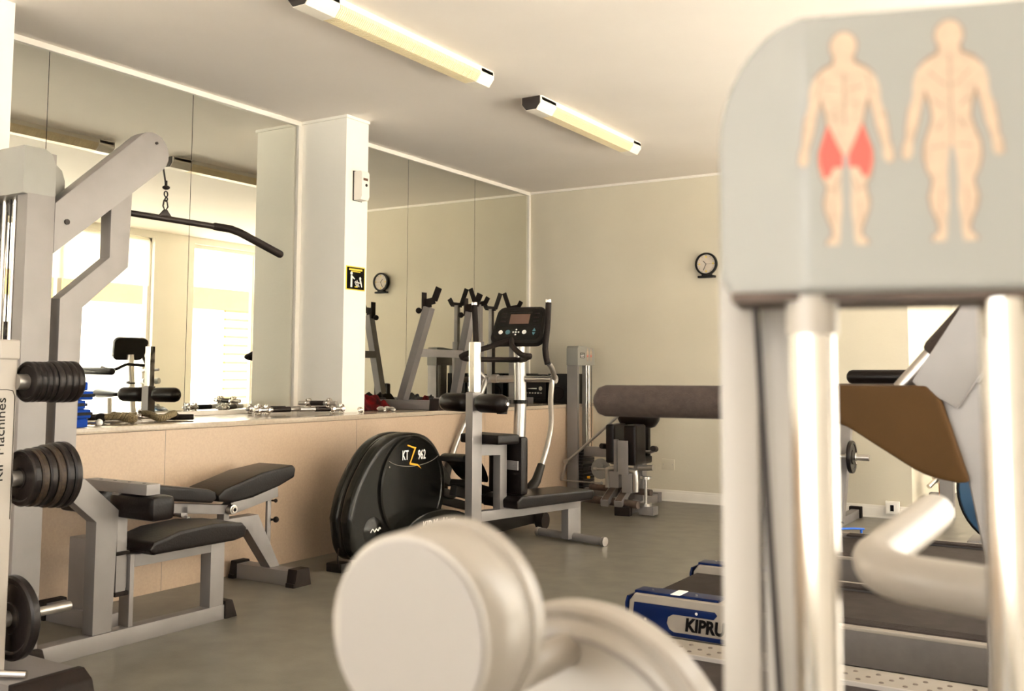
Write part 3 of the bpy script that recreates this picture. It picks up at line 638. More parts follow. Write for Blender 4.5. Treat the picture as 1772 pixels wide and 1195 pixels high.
t = thing('stereo_system', 'black stereo unit with silver controls on the ledge in the far corner', 'stereo', (.3, -.28, LZ))
obj('case', G().box((.20, -.42, LZ + .01), (.42, -.14, LZ + .255), .006), PLASTIC, t)
obj('front_panel', G().box((.205, -.425, LZ + .04), (.415, -.42, LZ + .24), .002), PLASTIC2, t)
g = G()
for k in range(6): g.box((.225 + k * .028, -.428, LZ + .085), (.243 + k * .028, -.4255, LZ + .095))
g.box((.24, -.428, LZ + .125), (.33, -.4255, LZ + .133)).box((.25, -.428, LZ + .20), (.38, -.4255, LZ + .204)); g.cyl((.375, -.4255, LZ + .13), (.375, -.437, LZ + .13), .018)
obj('silver_controls', g, CHROME, t)
obj('foot', G().box((.21, -.41, LZ), (.24, -.15, LZ + .01)).box((.38, -.41, LZ), (.41, -.15, LZ + .01)), RUBBER, t)
def speaker(x0, x1, label):
    t = thing('loudspeaker', label, 'speaker', ((x0 + x1) / 2, -.28, LZ))
    obj('cabinet', G().box((x0, -.42, LZ), (x1, -.14, LZ + .262), .005), PLASTIC2, t)
    obj('woofer', G().lathe([(0, .062), (.006, .06), (.002, .05), (-.012, .02), (-.006, .001)], ((x0 + x1) / 2, -.4205, LZ + .09), (0, -1, 0), 28), RUBBER, t)
    obj('tweeter', G().lathe([(0, .028), (.004, .026), (.001, .018), (.006, .001)], ((x0 + x1) / 2, -.4205, LZ + .2), (0, -1, 0), 20), RUBBER, t)
speaker(.025, .185, 'black loudspeaker left of the stereo, nearest the mirror'); speaker(.44, .64, 'black loudspeaker right of the stereo at the ledge edge')
# blue padded ankle weights, stacked
sx = [(.0, 0), (.015, .01), (-.008, -.012), (.012, .02), (.0, -.005)]
order = ['lowest', 'second from the bottom', 'middle', 'second from the top', 'topmost']
for k in range(5):
    dx, dy = sx[k]; z = LZ + .001 + k * .0425
    x0, x1, y0, y1 = .44 + dx, .645 + dx * .5, -5.44 + dy, -5.175 + dy
    t = thing('padded_sandbag', 'blue padded bag with black strap, %s of the stack on the ledge' % order[k], 'sandbag', ((x0 + x1) / 2, (y0 + y1) / 2, z), 0, 'blue padded bags stacked on the ledge')
    obj('cushion', G().box((x0, y0, z), (x1, y1, z + .0415), .012, 3), BLUEF, t)
    if k in (1, 2, 3): obj('strap', G().box((x1 - .004, y0 + .10, z + .014), (x1 + .004, y1 - (.0 if k != 2 else .01), z + .028), .001).box((x1 - .06, y1 - .003, z + .014), (x1 + .004, y1 + .004, z + .028), .001), BLKF, t)
# rope and bars
g = G(); P = []
for k in range(60):
    a = k / 59; P.append((.36 + .12 * sin(a * 9.0) , -4.90 + .40 * a + .05 * sin(a * 13), LZ + .018 + .010 * (1 + sin(a * 21))))
t = thing('braided_rope', 'coiled braided rope attachment lying on the ledge below the mirrored console', 'rope', (.4, -4.7, LZ))
def braid(P, r, off):
    Q = smooth_path(P, 4); out = []
    for i, p in enumerate(Q):
        tt = (Q[min(i + 1, len(Q) - 1)] - Q[max(i - 1, 0)]).normalized(); s = tt.cross(Vector((0, 0, 1))).normalized(); u = s.cross(tt); a = i * .55 + off
        out.append(p + (s * cos(a) + u * sin(a)) * r)
    return out
obj('strand', G().tube(braid(P, .009, 0), .010, 8).tube(braid(P, .009, 2.1), .010, 8).tube(braid(P, .009, 4.2), .010, 8), ROPE, t)
obj('rubber_end', G().ball(P[0], .028, (1, 1, .85)), RUBBER, t); obj('rubber_end', G().ball((P[-1][0], P[-1][1], LZ + .024), .026, (1, 1, .85)), RUBBER, t)
t = thing('cable_handle_bar', 'short straight chrome bar with black grips lying beside the rope', 'cable bar', (.3, -4.6, LZ))
a = Vector((.16, -4.83, LZ + .022)); b = Vector((.47, -4.40, LZ + .018)); d_ = (b - a)
obj('bar', G().cyl(a, b, .010), CHROME, t)
obj('grip', G().cyl(a + d_ * .62, b, .0155, bev=.003), RUBBER, t); obj('grip', G().cyl(a, a + d_ * .3, .0155, bev=.003), RUBBER, t)
obj('swivel', G().ball(a + d_ * .48 + Vector((0, 0, .004)), .019, (1, 1, .9)).torus(a + d_ * .48 + Vector((0, 0, .02)), .014, .004, (1, 0, .2)), CHROME, t)
obj('end_cap', G().cyl(b, b + d_.normalized() * .004, .013), WPRINT, t)
t = thing('cable_handle_bar', 'thin chrome bar with white knob at the foot of the blue stack', 'cable bar', (.5, -5.1, LZ))
obj('bar', G().cyl((.30, -5.12, LZ + .014), (.56, -5.07, LZ + .014), .009), CHROME, t); obj('knob', G().ball((.575, -5.065, LZ + .017), .017), WPRINT, t)
t = thing('cable_handle_bar', 'long thin chrome bar against the mirror behind the rope', 'cable bar', (.1, -4.9, LZ))
obj('bar', G().cyl((.10, -5.05, LZ + .012), (.17, -4.50, LZ + .012), .0095), CHROME, t); obj('grip', G().cyl((.10, -5.05, LZ + .014), (.115, -4.93, LZ + .014), .013), RUBBER, t)
def dumbbell_bar(p, q, label, stars):
    p = Vector(p); q = Vector(q); d = q - p; t = thing('dumbbell_bar', label, 'dumbbell bar', tuple((p + q) / 2), 0, 'chrome dumbbell bars in front of the pillar')
    obj('rod', G().cyl(p, q, .0145, seg=16, bev=.002), BRUSHED, t)
    obj('knurled_grip', G().cyl(p + d * .33, p + d * .67, .0165, seg=16), BAR, t)
    for s in stars:
        g = G(); c = p + d * s; u = d.normalized(); n1 = u.cross(Vector((0, 0, 1))).normalized(); n2 = n1.cross(u)
        for k in range(6): a = k * pi / 3; v = n1 * cos(a) + n2 * sin(a); g.beam(c + v * .010, c + v * .032, .018, .018, .004, up=u)
        g.cyl(c - u * .012, c + u * .018, .019, seg=16, bev=.003); obj('star_collar', g, CHROME, t)
dumbbell_bar((.12, -3.68, LZ + .033), (.28, -3.34, LZ + .033), 'chrome dumbbell bar nearest the mirror with two star collars', (.06, .22))
dumbbell_bar((.31, -3.80, LZ + .033), (.38, -3.42, LZ + .033), 'chrome dumbbell bar in the middle of the pile with collars at its near end', (.06, .24))
dumbbell_bar((.40, -3.50, LZ + .033), (.52, -3.22, LZ + .033), 'chrome dumbbell bar lying across by the pillar corner', (.72, .93))
dumbbell_bar((.27, -3.37, LZ + .066), (.55, -3.33, LZ + .070), 'chrome bar resting on top of the pile beside the pillar', (.25, .8))
def spring(c, label):
    o = obj('spring_collar', G().torus(c, .016, .0045, (.3, 1, .2)).torus((c[0] + .008, c[1] + .006, c[2]), .016, .0045, (.3, 1, .2)), CHROME); tag(o, label, 'collar')
spring((.56, -3.12, LZ + .022), 'small chrome ring collar right of the dumbbell bars')
g = G().tube(braid([(.50 + .04 * sin(k * .8), -2.86 + k * .012, LZ + .018 + .006 * sin(k * 1.7)) for k in range(12)], .007, 0), .008, 8).tube(braid([(.50 + .04 * sin(k * .8), -2.86 + k * .012, LZ + .018 + .006 * sin(k * 1.7)) for k in range(12)], .007, 3.1), .008, 8)
tag(obj('cable_chain', g, BRUSHED), 'short piece of knotted cord on the ledge right of the pillar foot', 'cord')

# ------------------------------------------------------------------ body figure print
def half(pts): return pts + [(-x, z) for x, z in reversed(pts)]
BODY = half([(0, .875), (.042, .875), (.046, .845), (.085, .825), (.118, .800), (.128, .765), (.112, .72), (.098, .67), (.082, .61), (.076, .555), (.092, .50), (.112, .44), (.116, .38), (.104, .32), (.082, .275), (.086, .245), (.098, .20), (.090, .15), (.062, .075), (.060, .045), (.088, .018), (.086, .0), (.036, .0), (.030, .04), (.028, .09), (.018, .18), (.022, .26), (.020, .33), (.010, .42)])
ARM = [(x * .86 + .010, z) for x, z in [(.112, .805), (.150, .775), (.168, .72), (.170, .66), (.192, .60), (.205, .52), (.208, .47), (.222, .44), (.228, .385), (.200, .368), (.176, .395), (.174, .46), (.148, .53), (.134, .60), (.118, .65), (.108, .70)]]
THIGH = [(.074, .565), (.092, .50), (.112, .44), (.114, .38), (.098, .315), (.074, .315), (.052, .36), (.014, .36), (.012, .42), (.045, .49)]
def figure(cx, z0, h, y, parent, front=True, axis='y', sgn=-1, thick=.0006):
    def mk(pts, k=1., m=1):
        return [(cx + m * x * h, z0 + z * h) for x, z in pts]
    def ext(g, pts, a, b):
        g.prism(pts, axis, y + sgn * a, y + sgn * b)
    def grow(pts, e):
        return [(x + (e if x > .03 else (-e if x < -.03 else 0)), z + (e if z > .8 else 0)) for x, z in pts]
    g = G(); ext(g, mk(grow(BODY, .009)), 0, thick * .6)
    for s in (1, -1): ext(g, mk([(x + (.006 if x > .16 else -.005), z) for x, z in ARM], m=s), 0, thick * .6)
    ell = [(.064 * cos(2 * pi * k / 24), .928 + .074 * sin(2 * pi * k / 24)) for k in range(24)]; ext(g, mk(ell), 0, thick * .6)
    o = obj('figure_outline', g, SKINL, parent)
    g = G(); ext(g, mk(BODY), thick * .6, thick * 1.2)
    for s in (1, -1): ext(g, mk(ARM, m=s), thick * .6, thick * 1.25)
    ell = [(.057 * cos(2 * pi * k / 24), .928 + .068 * sin(2 * pi * k / 24)) for k in range(24)]; ext(g, mk(ell), thick * .6, thick * 1.3)
    f = obj('body_figure', g, SKIN, parent, 'printed anatomical figure, %s view' % ('front' if front else 'back'))
    g = G()
    lines = [[(.0, .80), (.0, .55)], [(.02, .725), (.085, .735)], [(.03, .66), (.06, .66)], [(.03, .625), (.058, .625)], [(.03, .59), (.056, .59)], [(.10, .79), (.118, .70)], [(.15, .60), (.168, .59)], [(.05, .26), (.08, .262)], [(.03, .31), (.055, .24)], [(.06, .2), (.058, .10)]] if front else [[(0, .84), (0, .42)], [(.02, .70), (.09, .77)], [(.03, .60), (.075, .64)], [(.02, .43), (.09, .42)], [(.05, .24), (.055, .12)], [(.03, .55), (.06, .5)]]
    for L in lines:
        for s in (1, -1):
            (x0, za), (x1, zb) = [(cx + s * p[0] * h, z0 + p[1] * h) for p in L]
            dx, dz = x1 - x0, zb - za; l = math.hypot(dx, dz) or 1; nx, nz = -dz / l * h * .0022, dx / l * h * .0022
            ext(g, [(x0 - nx, za - nz), (x1 - nx, zb - nz), (x1 + nx, zb + nz), (x0 + nx, za + nz)], thick * 1.2, thick * 1.5)
    obj('muscle_lines', g, SKINL, f)
    if front:
        g = G()
        for s in (1, -1): ext(g, mk(THIGH, m=s), thick * 1.2, thick * 1.45)
        obj('red_thighs', g, REDM, f, 'red highlighted thighs')

# ------------------------------------------------------------------ hip machine at the back wall
t = thing('hip_abductor_machine', 'grey hip machine with slim weight tower and black knee pads at the back wall', 'gym machine', (1.2, -.6, 0))
x0, x1, y0, y1 = .690, .790, -.53, -.22
hd = obj('tower_hood', G().prism([(y0 - .004, 1.155), (y1 + .004, 1.155), (y1 + .004, 1.285), (y1 - .012, 1.308), (y1 - .1, 1.312), (y0 + .1, 1.322), (y0 + .012, 1.322), (y0 - .004, 1.300)], 'x', x0 - .004, x1 + .006, .006), STEEL2, t)
obj('label_plate', G().box((x1 + .006, y0 + .04, 1.218), (x1 + .0068, y0 + .125, 1.262)), BPRINT, hd)
g = G()
for k in range(3): g.box((x1 + .0068, y0 + .048, 1.225 + k * .012), (x1 + .0074, y0 + .115, 1.230 + k * .012))
obj('label_lines', g, WPRINT, hd)
for k in range(2): figure(y0 + .18 + k * .065, 1.190, .112, x1 + .006, hd, True, 'x', 1, .0005)
obj('tower_post', G().box((x0, y0, 0), (x1, y0 + .028, 1.30), .003), STEEL, t)
obj('tower_post', G().box((x0, -.46, .02), (x0 + .03, -.36, 1.2), .003).box((x0, y1 - .03, 0), (x0 + .05, y1 - .012, 1.2), .003), STEEL2, t)
for y in (-.475, -.325, -.275): obj('guide_rod', G().cyl((x1 - .02, y, .1), (x1 - .02, y, 1.16), .0048, seg=12), CHROME, t)
obj('cable', G().cyl((x1 - .01, -.245, .2), (x1 - .01, -.245, 1.16), .003, seg=6), BAR, t)
g = G()
for k in range(14): g.box((x0 + .035, -.49, .08 + k * .026), (x1 + .03, -.27, .103 + k * .026), .002)
obj('weight_stack', g, IRON, t); obj('selector_pin', G().cyl((x1 + .03, -.40, .20), (x1 + .05, -.40, .20), .012), ORANGE, t)
obj('tower_base', G().box((x0, y0 - .02, 0), (x1 + .02, y1 + .02, .05), .003), STEEL, t)
obj('cross_beam', G().box((x1, -.47, .385), (1.28, -.41, .465), .003), STEEL, t); obj('lower_beam', G().box((x1 + .03, -.46, .06), (1.28, -.42, .12), .003), STEEL, t)
obj('lever_rod', G().cyl((.735, -.62, .34), (1.22, -.58, .76), .012), BRUSHED, t)
obj('lever_link', G().beam((.735, -.62, .345), (.655 + .03, -.62, .185), .02, .02, .003).cyl((.735, -.64, .345), (.735, -.60, .345), .022), BRUSHED, t)
obj('pull_rod', G().cyl((.68, -.62, .185), (1.06, -.62, .185), .006).ball((1.06, -.62, .185), .014), BRUSHED, t)
obj('cam_plate', G().cyl((1.0, -.52, .29), (1.0, -.50, .29), .085).cyl((1.02, -.545, .32), (1.02, -.52, .32), .018), STEEL2, t)
obj('adjust_pin', G().cyl((1.06, -.72, .31), (1.18, -.72, .31), .008).cyl((1.04, -.72, .31), (1.065, -.72, .31), .016), BRUSHED, t)
obj('knee_pad', G().box((1.27, -.98, .385), (1.345, -.74, .69), .03, 4), BLACK, t)
obj('knee_pad', G().box((1.435, -1.00, .38), (1.54, -.80, .69), .03, 4), BLACK, t)
obj('pad_plate', G().box((1.352, -1.0, .325), (1.378, -.96, .575), .002), STEEL, t)
obj('pad_plate', G().box((1.40, -1.03, .31), (1.485, -1.018, .57), .002).cyl((1.44, -1.036, .42), (1.44, -1.03, .42), .014), STEEL, t)
obj('seat_back', G().tube([(1.24, -.50, .74), (1.44, -.50, .74)], .10, 24, dome=True), BLACK, t)
obj('seat_back', G().box((1.27, -.53, .40), (1.44, -.47, .98), .03, 4), BLACK, t)
obj('seat', G().box((1.22, -.80, .36), (1.44, -.45, .42), .02, 4), BLACK, t)
obj('seat_post', G().box((1.34, -.60, .05), (1.42, -.52, .37), .003), STEEL, t)
for xa, xb in ((1.22, 1.26), (1.66, 1.62)): obj('grip', G().cyl((xa, -.95, .515), (xb, -.80, .50), .022, bev=.004), RUBBER, t)
obj('grip_bar', G().tube([(1.25, -.83, .50), (1.30, -.62, .46), (1.50, -.62, .46), (1.62, -.80, .49)], .012, 10), BRUSHED, t)
obj('side_pipe', G().tube([(1.345, -.9, .34), (1.27, -.9, .335), (1.255, -.9, .31), (1.255, -.9, .19)], .022, 14, sm=2), BRUSHED, t)
obj('side_pipe', G().tube([(1.45, -.98, .34), (1.51, -.98, .335), (1.53, -.98, .31), (1.53, -.98, .18)], .024, 14, sm=2), BRUSHED, t)
obj('pivot_block', G().box((1.30, -.98, .20), (1.385, -.9, .325), .003).box((1.42, -1.0, .17), (1.51, -.92, .32), .003), STEEL, t)
for dx in (0, .115):
    o = obj('foot_board', G().beam((1.30 + dx, -1.06, .085), (1.225 + dx, -.62, .22), .062, .05, .003, up=(0, 0, 1)), STEEL, t)
    obj('tread', G().beam((1.302 + dx, -1.055, .113), (1.227 + dx, -.62, .248), .05, .006, .001), BROWNR, o)
obj('lower_tube', G().cyl((1.02, -.86, .085), (1.56, -1.0, .085), .03).cyl((1.0, -.7, .16), (1.58, -.8, .16), .025), BROWNR, t)
obj('base_beam', G().beam((1.44, -1.0, .035), (1.30, -.10, .035), .09, .068, .003), STEEL, t)
obj('rubber_foot', G().beam((1.448, -1.06, .03), (1.44, -.99, .035), .12, .07, .004), RUBBER, t)
obj('rear_beam', G().box((1.08, -.14, 0), (1.36, -.07, .08), .004), STEEL, t)
obj('adjust_screw', G().cyl((1.60, -.95, .09), (1.60, -.95, .29), .011).cyl((1.60, -.95, .28), (1.60, -.95, .30), .045).cyl((1.60, -.95, .075), (1.60, -.95, .095), .045).cyl((1.54, -.95, .36), (1.66, -.95, .37), .022), BRUSHED, t)
obj('foot_pad', G().box((1.55, -.98, .01), (1.67, -.88, .075), .003).box((1.50, -.93, .02), (1.56, -.89, .06)), STEEL, t)

# ------------------------------------------------------------------ right background
t = thing('bench_press_rack', 'silver rack frame with slanted leg by the back wall, left of the socket box', 'bar rack', (2.92, -.45, 0))
obj('slanted_leg', G().beam((2.955, -.70, .04), (2.985, -.42, .92), .11, .07, .004, up=(0, 1, 0)), STEEL, t)
obj('side_plate', G().prism([(-.74, .06), (-.60, .06), (-.33, .86), (-.42, .86)], 'x', 2.80, 2.93, .003), STEEL, t)
obj('base_beam', G().box((2.93, -.80, 0), (2.99, -.12, .065), .004), STEEL, t)
obj('brace', G().beam((2.965, -.62, .065), (2.965, -.70, .20), .03, .03, .002), STEEL, t)
obj('tread_plate', G().box((2.75, -.66, .02), (2.93, -.2, .035), .002), BROWNR, t)
obj('rubber_foot', G().box((2.915, -.125, 0), (3.005, -.07, .085), .006), RUBBER, t); obj('rubber_foot', G().box((2.91, -.85, 0), (3.0, -.80, .08), .006), RUBBER, t)
obj('stopper', G().box((2.86, -.78, .50), (2.985, -.70, .60), .008), RUBBER, t)
obj('holder_tube', G().cyl((2.80, -.79, .46), (2.96, -.79, .46), .042, bev=.004), STEEL, t)
obj('base_beam', G().box((2.35, -.80, 0), (2.41, -.12, .065), .004), STEEL, t); obj('slanted_leg', G().beam((2.38, -.70, .04), (2.38, -.42, .92), .11, .07, .004, up=(0, 1, 0)), STEEL, t)
obj('cross_bar', G().box((2.38, -.45, .50), (2.96, -.39, .56), .003), STEEL, t)
t = thing('barbell', 'barbell with a grey ringed plate held at the silver rack near the back wall', 'barbell', (2.7, -.70, .50))
obj('bar', G().cyl((2.30, -.70, .505), (3.05, -.70, .505), .014), BRUSHED, t); obj('sleeve', G().cyl((3.03, -.70, .505), (3.195, -.70, .503), .022, bev=.002), BRUSHED, t)
obj('clip', G().torus((3.105, -.70, .505), .028, .005, (1, 0, 0)).cyl((3.105, -.725, .48), (3.115, -.745, .455), .005), CHROME, t)
g = G().lathe([(0, .025), (0, .05), (.006, .052), (.006, .09), (0, .095), (0, .112), (.006, .116), (.022, .116), (.028, .112), (.028, .095), (.022, .09), (.022, .052), (.028, .05), (.028, .025)], (3.06, -.70, .505), (1, 0, 0), 48)
obj('plate', g, IRON, t)
o = obj('plastic_strap', G().tube([(3.02, -1.16, .05), (3.08, -1.10, .052), (3.15, -1.02, .05), (3.20, -.97, .045)], .013, 10, sm=3, dome=True, flat=.6).cyl((3.02, -1.16, .0), (3.02, -1.16, .055), .02).cyl((3.19, -.98, 0), (3.19, -.98, .045), .008), mat('bright_blue_plastic', (.02, .13, .62), .3)); tag(o, 'bright blue curved plastic handle standing low on the floor beyond the treadmills', 'handle')

t = thing('cable_machine', 'grey machine column with chrome peg in the alcove by the wall corner', 'gym machine', (3.55, .4, 0))
obj('column', G().box((3.505, .25, .0), (3.60, .35, .99), .004), STEEL, t)
obj('base_beam', G().box((3.405, .24, .005), (3.60, .30, .07), .004), STEEL, t)
obj('rubber_foot', G().box((3.37, .235, 0), (3.405, .305, .09), .005), RUBBER, t)
obj('peg', G().cyl((3.50, .30, .31), (3.435, .20, .235), .018, bev=.003).cyl((3.49, .29, .30), (3.478, .27, .285), .033), CHROME, t)
obj('guide_rail', G().box((3.482, .36, .10), (3.504, .40, .97), .002), BROWNWOOD, t)
obj('lower_weights', G().box((3.40, .42, .07), (3.47, .52, .165), .004), RUBBER, t); obj('bracket', G().box((3.47, .36, .06), (3.505, .42, .14), .003).box((3.40, .33, .04), (3.505, .52, .07), .003), STEEL, t)
obj('hook', G().tube([(3.605, .30, .47), (3.612, .30, .32), (3.67, .30, .34)], .005, 8), BAR, t)

t = thing('exercise_bike', 'exercise bike with blue flywheel housing beyond the treadmills, its console back seen in the mirror', 'exercise bike', (4.2, -.95, 0))
fo = [(4.08 + .275 * cos(a) * 1.0, .36 + .33 * sin(a)) for a in [2 * pi * k / 40 for k in range(40)]]
fo = [(x, max(z, .07)) for x, z in fo]
obj('flywheel_housing', G().prism([(4.08 + (x - 4.08) * 1.06, .36 + (z - .36) * 1.05) for x, z in fo], 'y', -.99, -.91, .012, 3), PLASTIC, t)
obj('blue_cover', G().prism(fo, 'y', -1.02, -.88, .02, 3), mat('deep_blue_shell', (.015, .06, .13), .3, coat=.3), t)
obj('crank_hub', G().lathe([(0, .12), (.012, .115), (.03, .06), (.034, .001)], (4.02, -1.02, .21), (0, -1, 0), 28), PLASTIC, t)
obj('mast', G().tube([(4.40, -.95, .05), (4.47, -.97, .70), (4.505, -.99, 1.26)], .038, 20), BRUSHED, t)
obj('floor_beam', G().box((3.95, -.99, .03), (5.05, -.91, .08), .01).box((3.86, -1.12, 0), (3.93, -.78, .05), .01).box((4.98, -1.17, 0), (5.05, -.73, .05), .01), STEEL, t)
M = Matrix.Translation((4.53, -1.0, 1.335)) @ Euler((radians(68), 0, radians(98))).to_matrix().to_4x4()
cobj('console', lambda g: g.prism(rr(.36, .26, .06, top=1.12), 'z', -.05, 0, .018, 4), PLASTIC2, t)
obj('handlebar', G().tube([(4.60, -1.28, 1.12), (4.46, -1.24, 1.09), (4.43, -1.10, 1.15), (4.47, -.97, 1.15), (4.45, -.78, 1.14), (4.55, -.72, 1.14), (4.66, -.70, 1.25), (4.64, -.68, 1.33)], .017, 12, sm=3), RUBBER, t)
obj('bottle_ring', G().torus((4.44, -1.02, .95), .045, .008, (0, 0, 1)).cyl((4.50, -.98, .94), (4.50, -.98, .97), .045), PLASTIC2, t)
obj('seat_post', G().cyl((4.86, -.95, .05), (4.90, -.95, .78), .03), BRUSHED, t); obj('saddle', G().tube([(4.78, -.95, .82), (5.04, -.95, .83)], [.05, .11], 16, dome=True, flat=.5), BLACK, t)

t = thing('dumbbell_tree', 'cream weight tree with short pegs standing by the window, seen in the mirror', 'weight rack', (4.95, -.45, 0))
obj('column', G().box((4.93, -.49, .04), (4.99, -.41, 1.13), .005), CREAM, t); obj('base', G().box((4.72, -.52, 0), (5.16, -.38, .05), .005).box((4.85, -.68, 0), (4.95, -.22, .05), .005), CREAM, t)
for z, rr_ in ((1.08, .022), (.95, .035), (.80, .045), (.64, .04), (.48, .04)):
    for sy in (-1, 1):
        o = obj('peg', G().cyl((4.96, -.45 + sy * .03, z), (4.80, -.45 + sy * .09, z + .02), .016), STEEL, t)
        if z < 1.0: obj('collar', G().cyl((4.84, -.45 + sy * .075, z + .015), (4.79, -.45 + sy * .093, z + .021), rr_, bev=.006), STEEL2, o)

# ------------------------------------------------------------------ treadmills
def treadmill(y0, y1, label, perf=False, cap=True, rz=1.05, lettering=False, xe=5.0, br=.036, fm=FOAM):
    t = thing('treadmill', label, 'treadmill', (4.0, (y0 + y1) / 2, 0), 0, None); xs = 2.965
    if perf: xs = 3.22
    obj('deck', G().box((xs + .05, y0 + .08, .03), (xe, y1 - .08, .135), .004), DECK, t)
    obj('running_belt', G().prism([(xs + .02, .10), (xs + .0, .125), (xs + .03, .148), (xe - .45, .148), (xe - .42, .12), (xe - .45, .09), (xs + .05, .09)], 'y', y0 + .135, y1 - .135), BELT, t)
    if not perf:
        for a, b in ((y0, y0 + .10), (y1 - .10, y1)):
            obj('side_rail', G().box((xs + .02, a, .02), (xe, b, .158), .01, 3), GREYP if False else DECK, t)
        for a, b in ((y0 + .045, y0 + .132), (y1 - .132, y1 - .045)):
            g = G(); g.box((xs + .38, a, .156), (xe - .4, b, .162)); n = 7
            for k in range(n): yy = a + (b - a) * (k + .5) / n; g.box((xs + .38, yy - .003, .162), (xe - .4, yy + .003, .1655))
            obj('ribbed_strip', g, BELT, t)
        obj('edge_trim', G().box((xs + .3, y0 - .002, .150), (xe - .3, y0 + .04, .1615), .003), GREYP, t)
        obj('edge_trim', G().box((xs + .3, y1 - .04, .150), (xe - .3, y1 + .002, .1615), .003), GREYP, t)
    else:
        for a, b, far in ((y1 - .165, y1, 1), (y0, y0 + .165, 0)):
            fb = obj('foot_board', G().box((xs, a, .14), (xe, b, .158), .004), GREYP, t)
            g = G(); i = 0; x = xs + .05
            while x < xe - .5:
                for k in range(3):
                    g.cyl((x + k * .022, a + .035 + k * .04, .1575), (x + k * .022, a + .035 + k * .04, .1600), .0085, .0065, seg=10)
                x += .068
            obj('grip_studs', g, BROWNR, fb)
            obj('board_lip', G().box((xs, a - .012 if far else b, .10), (xe, a if far else b + .012, .161), .003), IVORYD, t)
            obj('side_rail', G().box((xs + .03, a + .02, .02), (xe, b - .02, .138), .006), DECK, t)
    obj('motor_hood', G().prism([(xe - .45, .10), (xe - .42, .19), (xe - .30, .235), (xe, .25), (xe + .03, .2), (xe + .03, .03), (xe - .4, .03)], 'y', y0 + .02, y1 - .02, .015, 3), PLASTIC2, t)
    if cap:
        for near in (1, 0):
            yy = y0 if near else y1; s = -1 if near else 1
            a, b = (yy - .012, yy + .12) if near else (yy - .12, yy + .012)
            o = obj('end_cap', G().prism([(xs - .008, .025), (xs + .005, .15), (xs + .03, .183), (xs + .42, .183), (xs + .42, .025)], 'y', a, b, .012, 3), GREYP, t)
            f = yy + s * .012
            def fp(pts, e0=.0, e1=.004):
                return G().prism(pts, 'y', f + s * e0, f + s * (e1), .0015)
            obj('blue_panel', fp([(xs + .015, .035), (xs + .03, .148), (xs + .375, .148), (xs + .385, .135), (xs + .37, .118), (xs + .20, .118), (xs + .178, .105), (xs + .172, .08), (xs + .182, .058), (xs + .20, .048), (xs + .42, .048), (xs + .42, .030)]), BLUE, o, 'blue panel')
            obj('blue_top_strip', G().box((xs + .025, a + .012, .180), (xs + .385, b - .03, .193), .0055, 3), BLUE, o)
            obj('light_sticker', G().box((xs + .185, a + .008, .1925), (xs + .225, b - .03, .1945)), WPRINT, o)
            g = G()
            for x, z in ((.08, .085), (.30, .133)): g.cyl((xs + x, f + s * .004, z), (xs + x, f + s * .006, z), .006, seg=12)
            for x in (.09, .28): g.cyl((xs + x, yy - s * .04, .193), (xs + x, yy - s * .04, .195), .005, seg=10)
            obj('screw', g, CHROME, o)
            obj('blue_corner', G().prism([(a, .03), (b, .03), (b, .14), (b - .02, .165), (a + .02, .165), (a, .14)], 'x', xs - .014, xs - .004, .004), BLUE, o)
            if lettering and near: text('KIPRUN', .070, (xs + .355, f - .0025, .082), (90, 0, 0), BPRINT, o, bold=.003, sx=.86, shear=.12, label='black lettering on grey panel')
    # console frame
    yn = y0 - .02
    for s, yy in ((1, yn), (-1, y1 + .02)):
        w = .045
        up = obj('upright', G().prism([(4.47, .0), (4.60, .0), (4.60, .7), (4.56, 1.0), (4.50, rz + .03), (4.385, rz + .03), (4.445, .87), (4.474, .70)], 'y', yy - w / 2, yy + w / 2, .008, 3), STEEL if not perf else STEEL, t)
        bp = smooth_path([(4.145, rz + .022, 0), (4.15, rz - .055, 0), (4.20, rz - .075, 0), (4.28, rz - .125, 0), (4.36, rz - .172, 0), (4.43, rz - .188, 0)], 4)
        obj('side_panel', G().prism([(p.x, p.y) for p in bp] + [(4.452, rz - .185), (4.40, rz - .01), (4.37, rz + .022)], 'y', yy - .05, yy + .05, .022, 4), OLIVE, t)
        obj('foam_handrail', G().tube([(3.565, yy, rz - .028), (4.16, yy, rz - .024)], br, 28, dome=True), fm, t)
        obj('arm', G().beam((4.385, yy, rz + .0), (4.64, yy, rz + .40), .11, .085, .01, up=(0, 1, 0)), STEEL, t)
    obj('console', G().prism([(4.50, rz + .24), (4.58, rz + .46), (4.66, rz + .46), (4.70, rz + .36), (4.62, rz + .22)], 'y', y0 + .1, y1 - .1, .02, 3), PLASTIC2, t)
    obj('console_beam', G().cyl((4.60, yn, rz + .28), (4.60, y1 + .02, rz + .28), .03), STEEL, t)
    return t
A = treadmill(-4.235, -3.40, 'middle treadmill with glossy blue end caps and black lettering on a grey panel', lettering=True, rz=1.0, br=.034)
B = treadmill(-2.80, -1.94, 'farthest treadmill, its dark belt below the blue bike wheel', cap=False, rz=1.105, fm=BLACK)
Cc = treadmill(-5.66, -4.735, 'nearest treadmill with a studded foot board and grey foam handrail', perf=True, cap=False, rz=1.042, br=.042)
g = G().tube([(4.30, -5.63, 1.055), (4.39, -5.63, 1.160)], .019, 16); obj('handlebar', g, BRUSHED, Cc)
obj('handlebar_grip', G().tube([(4.378, -5.63, 1.146), (4.47, -5.63, 1.25)], .027, 16, dome=True), FOAM, Cc)
obj('handlebar', G().tube([(4.335, -5.58, 1.05), (4.43, -5.58, 1.16)], .017, 16), STEEL, Cc)

